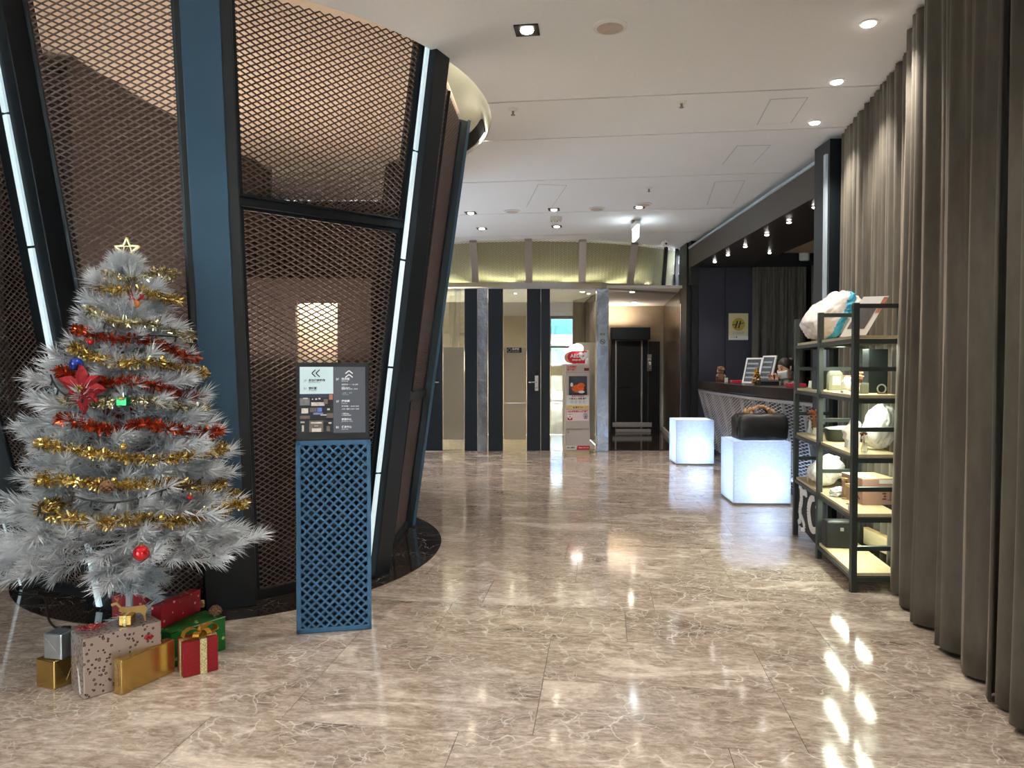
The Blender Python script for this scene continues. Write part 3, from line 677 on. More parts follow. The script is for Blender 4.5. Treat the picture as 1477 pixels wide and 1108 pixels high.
# the overhead downlights above are added, unseen, to light the near room evenly
puck(915, 436, 'downlight in the corridor ceiling farther from the glass door', 'corridor downlights', 7, LT+.01, .04, 'bulb', cone=150)
puck(912, 420.5, 'downlight in the corridor ceiling nearest the steel ring beam', 'corridor downlights', 20, LT+.01, .04, 'bulb', cone=150)
pp = G(840, 420.3, LT+.03)
puck(840, 420.3, 'downlight behind the glass above the white cabinet', 'glass room downlights', 14, LT+.03, .04, 'bulb')
# round fittings
def roundf(px, py, r, label, name='ceiling_speaker', cat='speaker', group=None):
    p = G(px, py, CEIL); t = thing(name, label, cat, (p.x, p.y, CEIL), 0, group)
    obj('ring', MB().lathe([(r, -.0005), (r, -.006), (r*.78, -.012)], n=32), M['white'], t)
    obj('grille', MB().lathe([(r*.76, -.0125), (r*.6, -.014), (.005, -.0145)], n=28), mat('speaker_grille', srgb(196, 178, 168), .6), t)
roundf(880, 38, .092, 'round white ceiling speaker nearest the camera, right of a square downlight')
roundf(739, 304.5, .095, 'round flush ceiling grille between two square downlights near the drum', group='far round grilles')
roundf(861, 301, .095, 'round flush ceiling grille in the middle of the far ceiling', group='far round grilles')
roundf(928, 294.5, .095, 'round flush ceiling grille in front of the exit sign', group='far round grilles')
for px, py, lb in ((740, 158, 'small ceiling sprinkler beside the drum recess'), (983, 147, 'small ceiling sprinkler in the middle of the near ceiling'), (936, 271, 'small ceiling sprinkler in the far ceiling near the exit sign')):
    p = G(px, py, CEIL); t = thing('sprinkler', lb, 'sprinkler', (p.x, p.y, CEIL), 0, 'ceiling sprinklers')
    obj('cup', MB().lathe([(.036, -.0005), (.034, -.006), (.018, -.012)], n=20), M['white'], t); obj('head', MB().lathe([(.009, -.012), (.007, -.035), (.016, -.037), (.016, -.04)], n=12), M['grey'], t)
p = G(802, 313, CEIL); t = thing('emergency_lamp', 'small white twin box lamp on the far ceiling between two downlights', 'lamp', (p.x, p.y, CEIL))
obj('housing', MB().bb(-.07, .07, -.05, .05, -.05, -.0005), M['white'], t, bevel=.006)
for s in (-1, 1): obj('lens', MB().lathe([(.028, -.051), (.02, -.058)], c=(s*.035, 0, 0), n=14), M['chrome'], t)
p = G(802, 320, CEIL); t = thing('smoke_detector', 'small white round detector just behind the twin box lamp', 'detector', (p.x, p.y, CEIL)); obj('housing', MB().lathe([(.055, -.0005), (.05, -.025), (.03, -.035)], n=20), M['white'], t, smooth=True)
def apanel(pts, label):
    q = [G(x, y, CEIL) for x, y in pts]; c = sum(q, Vector())/4
    t = thing('access_panel', label, 'panel', (c.x, c.y, CEIL), 0, 'flush ceiling access panels')
    u = (q[1]-q[0]).normalized(); v = (q[3]-q[0]); v = (v-u*v.dot(u)); vl = v.length; v = v.normalized(); w_ = (q[1]-q[0]).length
    a = q[0]-c
    f = lambda s, r: a+u*s+v*r
    bd_ = MB(); bd_.prism([f(0, 0)+Vector((0, 0, -.0006)), f(w_, 0)+Vector((0, 0, -.0006)), f(w_, vl)+Vector((0, 0, -.0006)), f(0, vl)+Vector((0, 0, -.0006))], (0, 0, -.0012)); obj('frame', bd_, M['palestrip'], t)
    g = .006; bd_ = MB(); bd_.prism([f(g, g)+Vector((0, 0, -.0019)), f(w_-g, g)+Vector((0, 0, -.0019)), f(w_-g, vl-g)+Vector((0, 0, -.0019)), f(g, vl-g)+Vector((0, 0, -.0019))], (0, 0, -.001)); obj('cover', bd_, M['ceil'], t)
apanel([(1111, 143), (1166, 140), (1140, 178), (1085, 180)], 'flush access panel nearest the curtain spots')
apanel([(1063, 210), (1112, 209), (1096, 235), (1050, 237)], 'flush access panel in the third ceiling strip beside the reception cove')
apanel([(1031, 262), (1075, 260), (1052, 292), (1010, 296)], 'flush access panel farthest along beside the reception cove')
apanel([(776, 266), (818, 267), (822, 296), (789, 299)], 'flush access panel in front of the far square downlights')
# exit sign, seen edge-on
p = G(917, 318, CEIL); t = thing('exit_sign', 'glowing exit sign hanging edge-on from the far ceiling', 'sign', (p.x, p.y, CEIL))
obj('bracket', MB().bb(-.05, .05, -.04, .04, -.03, -.001), M['grey'], t); obj('housing', MB().bb(-.03, .03, -.16, .16, -.09, -.03), M['white'], t, bevel=.004)
obj('light_panel', MB().bb(-.012, .012, -.17, .17, -.235, -.088), emis('exit_glow', (.82, .97, 1), 3.0), t)
p = G(957, 347, CEIL); t = thing('security_camera', 'small white security camera on the ceiling above the mesh band end', 'camera', (p.x, p.y-.1, CEIL))
obj('bracket', MB().cyl(0, 0, -.03, -.0005, .02, 12), M['white'], t); obj('body', MB().tube([(0, .06, -.06), (0, -.08, -.075)], .042, 14), M['white'], t, smooth=False); obj('lens', MB().tube([(0, -.0805, -.075), (0, -.086, -.0755)], .014, 14), M['black'], t)
p = G(1158, 366, 2.90); t = thing('ceiling_detector', 'white cylindrical fitting on the beige ceiling beyond the dark soffit', 'detector', (p.x, p.y, 2.90)); obj('housing', MB().lathe([(.10, -.0005), (.10, -.10), (.085, -.115)], n=24), M['white'], t, smooth=False)

# ================================================================== SIGN STAND
def frame_at(loc, rz, tilt):  # columns: x right along board, y up, z towards the viewer
    return Matrix.Rotation(rz, 3, 'Z') @ Matrix.Rotation(PI/2+tilt, 3, 'X')
sa, sb = G(427.5, 916), G(536, 908); sd = (sb-sa); sw_ = sd.length; srz = math.atan2(sd.y, sd.x)
sg = thing('sign_stand', 'freestanding directory sign with a blue diamond lattice base', 'sign', ((sa.x+sb.x)/2, (sa.y+sb.y)/2, 0), srz)
LW, LH, DP = sw_, .905, .05; lean = -.03
def sy(z): return -z*lean          # the board leans back slightly
bluep = mat('sign_blue_steel', srgb(58, 96, 128), .42, .35, var=.08, scale=4)
def slab_(mb, x0, x1, z0, z1, y0, y1):
    vs = [(x, y+sy(z), z) for z in (z0, z1) for x, y in ((x0, y0), (x1, y0), (x1, y1), (x0, y1))]
    mb.add(vs, [(3, 2, 1, 0), (4, 5, 6, 7), (0, 1, 5, 4), (1, 2, 6, 5), (2, 3, 7, 6), (3, 0, 4, 7)])
fb = MB(); hw = LW/2
slab_(fb, -hw, -hw+.022, .002, LH, -.0, DP); slab_(fb, hw-.018, hw, .002, LH, 0, DP); slab_(fb, -hw, hw, .002, .026, .0, DP-.001); slab_(fb, -hw, hw, LH-.022, LH, .0, DP-.001)
obj('frame', fb, bluep, sg, bevel=.002)
bkp = MB(); slab_(bkp, -hw+.01, hw-.01, .01, LH-.01, DP-.014, DP-.004); obj('back_panel', bkp, mat('sign_dark_back', srgb(22, 44, 62), .5), sg)
la = MB(); cell = .0415; x0, x1, z0, z1 = -hw+.020, hw-.017, .024, LH-.02
def diag(sgn):
    k0 = -40
    for k in range(-40, 80):
        # line z = sgn*(x - xk)
        pts = []
        c0 = (k*cell)
        # clip line x-c0 = sgn*(z-z0)
        za, zb = z0, z1; xa_, xb_ = c0, c0+sgn*(z1-z0)
        lo, hi = 0.0, 1.0; dx = xb_-xa_
        for bound, sg_ in ((x0, 1), (x1, -1)):
            # sg*(xa+dx t - bound) >= 0
            A = sg_*dx; B = sg_*(xa_-bound)
            if abs(A) < 1e-9: continue
            t_ = -B/A
            if A > 0: lo = max(lo, t_)
            else: hi = min(hi, t_)
        if hi-lo < .004: continue
        p = (xa_+dx*lo, z0+(z1-z0)*lo); q = (xa_+dx*hi, z0+(z1-z0)*hi)
        la.beam((p[0], .014+sy(p[1]), p[1]), (q[0], .014+sy(q[1]), q[1]), .0095, .024, (0, -1, 0))
diag(1); diag(-1)
obj('lattice', la, bluep, sg)
ub = MB(); slab_(ub, -hw+.004, hw-.006, LH+.001, 1.272, .0, DP-.008); obj('poster_case', ub, M['black'], sg, bevel=.003)
R = Matrix.Rotation(0, 3, 'Z') @ FACE
px0, px1 = -hw+.020, hw-.024; pm = (px0+px1)/2+.002; zt_, zb_ = 1.252, .945
def card(name, x0, x1, z0, z1, mt, yo): 
    c = MB(); slab_(c, x0, x1, z0, z1, yo-.001, yo); return obj(name, c, mt, sg)
M['paper'] = mat('pale_blue_paper', srgb(206, 226, 232), .5, var=.01); M['slate'] = mat('slate_paper', srgb(84, 86, 96), .5, var=.01)
M['ink'] = mat('ink', srgb(30, 34, 40), .6, var=0); M['whiteink'] = mat('white_ink', srgb(236, 236, 238), .6, var=0); M['redink'] = mat('red_ink', srgb(206, 30, 44), .5, var=.02)
M['greyink'] = mat('grey_ink', srgb(150, 160, 168), .6, var=0)
card('poster_sheet', px0, pm, 1.125, zt_, M['paper'], -.0005); card('poster_sheet', pm, px1, zb_-.005, zt_, M['slate'], -.0004)
def ph(name, z0, z1, parts, base):
    card(name, px0, pm-.001, z0, z1, base, -.0006)
    for i, (a, b, c_, d, mt) in enumerate(parts):
        W_ = pm-.001-px0; H_ = z1-z0; card('photo_detail', px0+a*W_, px0+b*W_, z0+c_*H_, z0+d*H_, mt, -.0017-.0002*i)
cm = lambda n, r, g, b: mat(n, srgb(r, g, b), .5, var=.25, scale=60)
dk, wd, cr, bl, gd = cm('photo_dark', 36, 34, 42), cm('photo_wood', 110, 92, 84), cm('photo_cream', 205, 195, 186), cm('photo_blue', 90, 120, 200), cm('photo_orange', 190, 120, 90)
ph('photo', 1.066, 1.123, [(0, 1, .74, 1, cm('photo_night', 44, 50, 74)), (.0, .30, .1, .7, cm('photo_grey', 120, 116, 118)), (.34, .74, .05, .34, cr), (.36, .40, .55, .65, cr), (.46, .52, .55, .66, cr), (.56, .62, .58, .70, cr), (.88, .99, .55, .98, gd), (.72, .84, .2, .6, wd), (.1, .24, .62, .72, cr)], dk)
ph('photo', 1.006, 1.062, [(.05, .25, .5, .92, cr), (.52, .66, .62, .96, bl), (.30, .50, .6, .95, wd), (.4, .7, .38, .55, cm('photo_violet', 120, 120, 170)), (.82, .9, .74, .9, cr), (.0, .3, .05, .3, wd), (.8, 1, .1, .5, wd), (.62, .8, .3, .4, cr)], dk)
ph('photo', .943, 1.002, [(.28, .70, .06, .94, wd), (.33, .66, .72, .84, cr), (.40, .58, .44, .60, dk), (.42, .56, .5, .56, cr), (.36, .64, .06, .34, cr), (.06, .12, .1, .6, cr), (.02, .14, .78, .9, cr), (.8, .9, .1, .5, wd), (.86, .95, .7, .8, cr)], dk)
def T(body, size, x, z, mt, align='LEFT', bold=.0003, sx=1): return text(body, size, Vector((x, sy(z)-.0016, z)), R, M[mt], sg, align=align, bold=bold, sx=sx)
def chev(cx, cz, kind, mt):
    mb = MB(); s = .017; th = .0048
    for k in (0, 1):
        if kind == 'left':
            x = cx+k*.019-.010; P_ = [(x, cz), (x+s, cz+s), ]; Q_ = [(x, cz), (x+s, cz-s)]
        else:
            z = cz-k*.018+.008; P_ = [(cx, z), (cx-s, z-s*.8)]; Q_ = [(cx, z), (cx+s, z-s*.8)]
        for a, b in (P_, Q_): mb.beam((a[0], sy(a[1])-.0018, a[1]), (b[0], sy(b[1])-.0018, b[1]), th, .0012, (0, -1, 0))
    obj('arrow', mb, M[mt], sg)
xl = px0; chev(xl+.075-.01, 1.222, 'left', 'ink'); chev(pm+.073, 1.226, 'up', 'whiteink')
T('2F', .014, xl+.018, 1.187, 'greyink'); T('多功能商務廳', .0125, xl+.040, 1.188, 'ink'); T('Multi-Function Room', .0062, xl+.040, 1.179, 'ink', bold=0)
T('B1', .014, xl+.018, 1.150, 'greyink'); T('會議室', .0125, xl+.040, 1.151, 'ink'); T('Meeting Room', .0062, xl+.040, 1.142, 'ink', bold=0)
xr = pm
T('3F', .014, xr+.012, 1.193, 'whiteink'); T('洗衣間', .0125, xr+.038, 1.194, 'whiteink'); T('Self Laundry', .0062, xr+.038, 1.184, 'whiteink', bold=0)
for i, (z, s_) in enumerate(((1.168, '自助洗衣 ── 24 小時'), (1.154, '健身 Fitness'), (1.147, '營業時間 06:00 - 22:00'), (1.128, '▪ 會議 │ 商務'), (1.121, '▪ Business'))): T(s_, .0078, xr+.038, z, 'whiteink' if i < 3 else 'greyink', bold=.0001)
T('1F', .014, xr+.012, 1.088, 'whiteink'); T('接待櫃', .0125, xr+.038, 1.089, 'whiteink'); T('Lobby, Bar', .0062, xr+.038, 1.079, 'whiteink', bold=0)
for z, s_ in ((1.065, '早餐時間 ─ 06:30-10:00'), (1.052, '入住 / 退房 15:00 / 12:00'), (1.030, '▪ 酒吧 Bar'), (1.022, '▪ 19:00-23:00')): T(s_, .0078, xr+.038, z, 'whiteink', bold=.0001)
T('商務中心', .0115, xr+.038, 1.003, 'whiteink'); T('24H Business Center', .0062, xr+.038, .994, 'whiteink', bold=0)
T('B1', .014, xr+.012, .966, 'whiteink'); T('健身中心', .0115, xr+.038, .967, 'whiteink'); T('Guests Gym', .0062, xr+.038, .957, 'whiteink', bold=0)

# ================================================================== AED CABINET
YA = 10.62
aed = thing('defibrillator_cabinet', 'tall white defibrillator cabinet with red sign in front of the glass', 'cabinet', (X_(833.5, YA), YA, 0))
cw = .175
M['cab'] = mat('cabinet_enamel', srgb(186, 180, 174), .45, var=.02)
obj('body', MB().bb(-cw, cw, 0, .26, .035, 1.30), M['cab'], aed, bevel=.006); obj('plinth', MB().bb(-cw+.005, cw-.003, .004, .25, .0, .034), M['wallbeige'], aed)
dr = obj('door', MB().bb(-cw+.012, cw-.012, -.012, .0, .36, 1.17), M['cab'], aed, bevel=.003)
obj('glass_pane', MB().bb(-.125, .125, -.017, -.013, .86, 1.115), mat('bag_scene', srgb(52, 46, 56), .2, var=.3, scale=22), dr)
ob = MB(); ob.ell((0, -.020, .945), (.09, .006, .055), 18, 8); ob.ell((.045, -.020, .99), (.055, .006, .035), 14, 8); obj('orange_bag', ob, mat('orange_bag', srgb(222, 96, 34), .5, var=.35, scale=30), dr, smooth=True)
obj('leaflet', MB().ell((.05, -.026, .895), (.045, .003, .020), 12, 6), M['white'], dr); obj('leaflet', MB().ell((-.09, -.026, 1.0), (.02, .003, .03), 12, 6), M['white'], dr)
fm = MB()
for a in ((-.132, .132, 1.115, 1.123), (-.132, .132, .852, .86), (-.132, -.125, .86, 1.115), (.125, .132, .86, 1.115)): fm.bb(a[0], a[1], -.022, -.012, a[2], a[3])
obj('window_frame', fm, M['black'], dr)
def pl_(name, x0, x1, z0, z1, mt, y=-.016): return obj(name, MB().bb(x0, x1, y, -.0125, z0, z1), mt, aed)
pl_('poster', -cw+.012, cw-.014, .70, .845, M['white']); pl_('yellow_strip', -cw+.012, cw-.014, .645, .698, mat('yellow_strip', srgb(232, 200, 130), .5)); pl_('poster', -cw+.012, cw-.014, .475, .635, mat('pink_white', srgb(236, 220, 222), .5, var=.01))
pl_('red_badge', -.15, -.08, .49, .575, M['redink'], -.019)
obj('badge', MB().bb(-cw+.005, -.01, -.0045, .0, .055, .115), M['white'], aed); rb_ = MB(); rb_.prism([(-.02, -.004, .055), (cw-.002, -.004, .055), (cw-.002, -.004, .115), (-.002, -.004, .115)], (0, -.003, 0)); obj('red_band', rb_, M['redink'], aed)
def TA(b, size, x, z, mt, y=-.018, align='LEFT', bold=.0006): return text(b, size, Vector((x, y, z)), FACE, M[mt], aed, align=align, bold=bold)
TA('AED自動體外心臟電擊', .030, 0, .612, 'redink', align='CENTER'); TA('打開 貼上 插電 電擊', .028, 0, .795, 'ink', align='CENTER'); TA('① ② ③ ④', .045, 0, .75, 'greyink', align='CENTER')
TA('急 救 步 驟 說 明', .024, 0, .832, 'redink', align='CENTER'); TA('▲  請 打 119', .026, 0, .671, 'ink', align='CENTER')
TA('♥', .07, -.115, .532, 'whiteink', -.021, 'CENTER'); TA('⚡', .03, -.115, .534, 'redink', -.023, 'CENTER')
TA('☎', .06, .11, .535, 'ink', align='CENTER'); TA('呼叫', .03, .11, .575, 'greyink', align='CENTER')
TA('公共場所', .034, -.155, 1.255, 'redink', -.002, bold=.001); TA('急救設備', .034, -.155, 1.215, 'redink', -.002, bold=.001)
TA('安心場所', .028, -.155, .086, 'ink', -.0055); TA('0800-119-119', .026, .085, .086, 'whiteink', -.0085, 'CENTER')
obj('seam', MB().bb(-cw+.004, cw-.004, -.002, .0, 1.172, 1.177), M['grey'], aed); obj('lock', MB().tube([(-.14, -.012, .31), (-.14, -.024, .31)], .012, 12), M['grey'], aed)
obj('alarm_button', MB().lathe([(.028, 0), (.028, .05), (.02, .075), (.005, .085)], c=(.135, .03, 1.30), n=16), M['white'], aed); obj('alarm_box', MB().bb(.09, .16, -.006, .0, 1.20, 1.24), mat('dark_red', srgb(120, 20, 34), .5), aed)
hd = MB(); pts = []
for k in range(13):
    a = PI/2+PI*k/12; pts.append((-.045+.10*math.cos(a), .05, 1.40+.10*math.sin(a)*.92))
pts += [(.135, .05, 1.308), (.135, .05, 1.492)]
hd.prism(pts, (0, .035, 0)); obj('sign_head', hd, M['redink'], aed, bevel=.004); obj('sign_edge', MB().bb(.136, .168, .05, .15, 1.30, 1.50), M['white'], aed)
TA('AED', .075, -.105, 1.415, 'whiteink', .048, bold=.002); TA('♥', .12, .08, 1.405, 'whiteink', .048, 'CENTER'); TA('⚡', .045, .08, 1.41, 'redink', .046, 'CENTER'); TA('自動體外電擊器', .024, -.08, 1.355, 'whiteink', .048)
obj('lamp_dome', MB().lathe([(.085, 0), (.09, .05), (.06, .09), (.01, .105)], c=(-.0, .10, 1.49), n=24), emis('dome_glow', (1, .96, .86), 2.2), aed, smooth=True)
t = thing('socket_box', 'small white plug box on the steel post right of the white cabinet', 'socket', (X_(861, 10.85), 10.86, .17)); obj('box', MB().bb(-.025, .025, 0, .035, -.06, .06), M['white'], t, bevel=.004); obj('cable', MB().tube([(-.026, .02, 0), (-.08, .02, .01), (-.125, .03, -.02)], .004, 6), M['white'], t)
# plaques
t = thing('notice_plaque', 'white no-smoking plaque on the polished steel post', 'sign', (X_(869, 10.88), 10.892, 0)); zz = lambda y: H+(530-y)/F*10.88
obj('plate', MB().bb(-.062, .062, -.004, .004, zz(499), zz(468)), M['palestrip'], t)
def ring(c, r, th, n=24, y=-.006):
    mb = MB(); vs = []
    for k in range(n):
        for rr, yy in ((r, y), (r-th, y), (r-th, y+.002), (r, y+.002)): vs.append((c[0]+rr*math.cos(2*PI*k/n), yy, c[1]+rr*math.sin(2*PI*k/n)))
    fs = []
    for k in range(n):
        a = k*4; b = ((k+1) % n)*4
        for q in range(4): fs.append((a+q, a+(q+1) % 4, b+(q+1) % 4, b+q))
    return mb.add(vs, fs)
rg = ring((0, zz(493)), .037, .007); rg.beam((-.025, -.005, zz(493)+.025), (.025, -.005, zz(493)-.025), .007, .002, (0, 1, 0)); rg.bb(-.022, .018, -.006, -.004, zz(493)-.004, zz(493)+.004); obj('no_smoking_mark', rg, M['ink'], t)
text('電梯', .04, Vector((0, -.005, zz(482.5))), FACE, M['ink'], t, align='CENTER'); rg = ring((0, zz(475)), .036, .004, 4); rg.beam((-.02, -.005, zz(475)-.02), (.02, -.005, zz(475)+.02), .005, .002, (0, 1, 0)); obj('lift_mark', rg, M['greyink'], t)
t = thing('room_plaque', 'small black plaque with white lettering on the middle glass panel', 'sign', (X_(741.8, 10.94), 10.965, zz(505))); obj('plate', MB().bb(-.11, .11, -.004, .004, -.038, .038), M['black'], t, bevel=.002)
text('會議室', .036, Vector((-.035, -.006, .012)), FACE, M['whiteink'], t, bold=.0006); text('Business Room', .018, Vector((-.035, -.006, -.02)), FACE, M['whiteink'], t); r2 = ring((-.072, 0), .026, .004); obj('icon', r2, M['whiteink'], t)
# ================================================================== LIGHT CUBES
def shell_mat():
    q = NT('translucent_cube'); t = q.t; t.nodes.remove(q.b)
    tc = q.n('ShaderNodeTexCoord'); wv = q.n('ShaderNodeTexVoronoi', i_Scale=42.0); mp = q.n('ShaderNodeMapping'); mp.inputs['Scale'].default_value = (.7, .7, 1.5); q.l(tc.outputs['Object'], mp.inputs[0]); q.l(mp.outputs[0], wv.inputs['Vector'])
    c = q.ramp(wv.outputs['Distance'], [(0, (.72, .76, .82)), (.8, (.84, .88, .94))])
    tl = q.n('ShaderNodeBsdfTranslucent'); df = q.n('ShaderNodeBsdfDiffuse'); gl = q.n('ShaderNodeBsdfGlossy'); gl.inputs['Roughness'].default_value = .25
    q.l(c, tl.inputs[0]); q.l(c, df.inputs[0])
    m = q.n('ShaderNodeMixShader'); m.inputs[0].default_value = .5; q.l(df.outputs[0], m.inputs[1]); q.l(tl.outputs[0], m.inputs[2])
    m2 = q.n('ShaderNodeMixShader'); m2.inputs[0].default_value = .06; q.l(m.outputs[0], m2.inputs[1]); q.l(gl.outputs[0], m2.inputs[2]); q.l(m2.outputs[0], q.o.inputs[0])
    return q.m
M['shell'] = shell_mat()
def cube(loc, rz, s, h, label):
    t = thing('light_cube', label, 'light cube', loc, rz, 'glowing cubes by the reception counter'); hs = s/2
    th = .006; mb = MB()
    mb.bb(-hs, hs, -hs, -hs+th, .02, h); mb.bb(-hs, hs, hs-th, hs, .02, h); mb.bb(-hs, -hs+th, -hs+th, hs-th, .02, h); mb.bb(hs-th, hs, -hs+th, hs-th, .02, h); mb.bb(-hs+th, hs-th, -hs+th, hs-th, h-th, h)
    obj('shell', mb, M['shell'], t); obj('base', MB().bb(-hs, hs, -hs, hs, .0, .018), M['grey'], t)
    p = Vector((.03, -.11, .19)); p.rotate(Matrix.Rotation(rz, 3, 'Z'))
    lamp('cube_lamp', 'POINT', (loc[0]+p.x, loc[1]+p.y, .17), 2.9, (.62, .80, 1.0), .07)
    lamp('cube_lamp', 'POINT', (loc[0], loc[1], .38), 1.2, (.56, .72, 1.0), .09)
    return t
c1 = G(976, 670.5); c2 = G(1059, 728.5)
cube((c1.x+.235, c1.y+.21, 0), -.03, .48, .575, 'glowing white cube standing alone, farther along the counter')
rz2 = -.06; e = Vector((.255, .255, 0)); e.rotate(Matrix.Rotation(rz2, 3, 'Z'))
cube((c2.x+.262, c2.y+.24, 0), rz2, .51, .575, 'glowing white cube carrying the black travel bag')
# travel bag
bagp = (P(1099, 636, 6.86)); bag = thing('travel_bag', 'black travel bag with a tan scarf tied to its handles on the nearer glowing cube', 'bag', (X_(1095.5, 6.84), 6.84, .577), -.03)
BW, BH, BD = .232, .245, .15
bm_ = bmesh.new(); bmesh.ops.create_cube(bm_, size=1); bmesh.ops.subdivide_edges(bm_, edges=bm_.edges, cuts=9, use_grid_fill=True)
rn = random.Random(4)
for v in bm_.verts:
    x, y, z = v.co*2
    r = 9.0; s_ = 1/max(1e-6, (abs(x)**r+abs(y)**r+abs(z)**r)**(1/r))
    f = min(1, s_); x, y, z = x*f, y*f, z*f
    z2 = z*.5+.5
    top = max(0, z)
    y *= 1-.2*max(0, z)**1.5
    sag = -.06*math.cos(x*2.2)*top*0
    x2 = x*BW*(1.0-.02*z+.03*math.sin(z*4)); wr = .008*math.sin(9*x+5*z)+.006*math.sin(23*x-9*z)*max(0, x)
    v.co = (x2, y*BD+(-1 if y < 0 else 1)*wr*(1-abs(x)**4), z2*BH+.004*math.sin(8*x)*top)
me = bpy.data.meshes.new('body'); bm_.to_mesh(me); bm_.free()
M['leatherblk'] = mat('black_leather', srgb(24, 24, 26), .42, bump=.25, scale=40); M['scarf'] = mat('tan_scarf', srgb(196, 152, 112), .7, var=.3, scale=40)
o = link('body', me, M['leatherblk'], bag, smooth=True); md = o.modifiers.new('s', 'SUBSURF'); md.levels = md.render_levels = 1
for s_ in (-1, 1):
    pts = [(-.085+.17*k/12, s_*.03, BH-.01+.075*math.sin(PI*k/12)**.7) for k in range(13)]; h_ = obj('handle', MB().tube(pts, .008, 8), M['leatherblk'], bag, smooth=True)
    o = obj('edge_piping', MB().tube([(s_*BW*.97, -BD*.62, .02), (s_*BW*1.0, -BD*.68, .12), (s_*BW*.95, -BD*.5, BH*.93), (s_*BW*.92, 0, BH*.99)], .006, 6), M['black'], bag)
sc = MB()
for k in range(11):
    a = PI*k/10; sc.ell((-.085*math.cos(a)+.0, -.035+.01*math.sin(k*2.1), BH+.005+.06*math.sin(a)), (.020, .020, .016), 10, 6, Matrix.Rotation(k*.7, 3, 'Y'))
for x, z in ((-.115, .012), (-.14, .02), (-.10, .035), (.115, .02), (.085, .03)): sc.ell((x, -.03, BH+z), (.030, .022, .018), 10, 6, Matrix.Rotation(x*9, 3, 'Y'))
obj('scarf', sc, M['scarf'], bag, smooth=True)
obj('fabric_tag', MB().bb(.005, .045, -BD*.70, -BD*.66, BH-.045, BH-.03), M['paper'], bag)

# ================================================================== RECEPTION COUNTER
base = [(2.92, 10.56), (2.83, 9.6), (2.77, 8.7), (2.735, 7.8), (2.73, 7.0), (2.78, 6.25)]
topl = [(2.69, 10.56), (2.61, 9.6), (2.575, 8.7), (2.56, 7.8), (2.575, 7.0), (2.64, 6.25)]
ct = thing('reception_counter', 'long curved reception counter with black top and pale mesh front', 'counter', (0, 0, 0))
def spl(pts, n):
    out = []
    for i in range(len(pts)-1):
        p0 = Vector(pts[max(i-1, 0)]); p1 = Vector(pts[i]); p2 = Vector(pts[i+1]); p3 = Vector(pts[min(i+2, len(pts)-1)])
        for k in range(n):
            t = k/n; out.append(.5*((2*p1)+(-p0+p2)*t+(2*p0-5*p1+4*p2-p3)*t*t+(-p0+3*p1-3*p2+p3)*t**3))
    out.append(Vector(pts[-1])); return out
tb_ = spl(topl, 5); edge = [(p.x-.035, p.y) for p in tb_]
edge[0] = (edge[0][0], 10.56); wt = MB(); back = [(min(p[0]+.52, 3.2), p[1]) for p in edge][::-1]
wt.prism([(x, y, .955) for x, y in edge+back], (0, 0, .10)); obj('worktop', wt, mat('black_worktop', srgb(40, 34, 33), .22, var=.3, scale=90), ct, bevel=.004)
b8 = spl(base, 2)[0:]; t8 = spl(topl, 2)[0:]
for i in range(len(b8)-1):
    q = [Vector((*b8[i], .07)), Vector((*b8[i+1], .07)), Vector((*t8[i+1], .925)), Vector((*t8[i], .925))]
    lattice('mesh_panel', q, .125, .032, .0105, .004, M['mesh3'], ct, tri=True)
    nn = (q[1]-q[0]).cross(q[3]-q[0]).normalized(); f_ = MB()
    f_.beam(q[0], q[3], .022, .03, nn); f_.beam(q[3], q[2], .03, .03, nn)
    if i == len(b8)-2: f_.beam(q[1], q[2], .022, .03, nn)
    obj('panel_frame', f_, M['brushed'], ct)
    obj('kick_board', MB().beam((q[0].x+.03, q[0].y, .037), (q[1].x+.03, q[1].y, .037), .066, .03, nn), mat('kick_blue', srgb(40, 52, 70), .4) if i == 0 else bpy.data.materials['kick_blue'], ct)
bk = MB()
for i in range(len(b8)-1):
    o_ = .10; q = [Vector((b8[i].x+o_, b8[i].y, .005)), Vector((b8[i+1].x+o_, b8[i+1].y, .005)), Vector((t8[i+1].x+o_+.02, t8[i+1].y, .955)), Vector((t8[i].x+o_+.02, t8[i].y, .955))]
    bk.add(q+[v+Vector((.02, 0, 0)) for v in q], [(0, 1, 2, 3), (7, 6, 5, 4), (0, 4, 5, 1), (3, 2, 6, 7), (0, 3, 7, 4), (1, 5, 6, 2)])
obj('backing_board', bk, M['soffit'], ct)
lamp('counter_strip', 'AREA', (2.80, 7.0, .10), 1.6, (.35, .6, 1), 1.6, rot=(PI, 0, 0), sy=.05).rotation_euler = (PI, 0, PI/2)
ZT = 1.0565
def on(px, Y): return (X_(px, Y), Y, ZT)
# poster on reception wall
yp = YB-.035; t = thing('wall_poster', 'pale notice with a gold disc and slanted black strokes on the dark wall', 'poster', (X_(1064.5, yp), yp, 0)); zz2 = lambda y: P(1064, y, yp).z
hwp = (X_(1079, yp)-X_(1051, yp))/2
obj('sheet', MB().bb(-hwp, hwp, -.004, .003, zz2(490.5), zz2(452)), mat('cream_paper', srgb(214, 200, 158), .5, var=.03), t)
cz = zz2(468); k = (zz2(452)-zz2(490.5))/38.5
dsc = MB(); dsc.prism([(9.3*k*math.cos(2*PI*q/28), -.005, cz+9.3*k*math.sin(2*PI*q/28)) for q in range(28)], (0, -.002, 0)); obj('gold_disc', dsc, mat('gold_print', srgb(186, 160, 58), .4, var=.1), t)
st_ = MB(); 
for a, b in (((-1.5, 5), (-4.5, -5.5)), ((3, 5), (0, -5.5))): st_.beam((a[0]*k, -.008, cz+a[1]*k), (b[0]*k, -.008, cz+b[1]*k), 1.8*k, .002, (0, 1, 0))
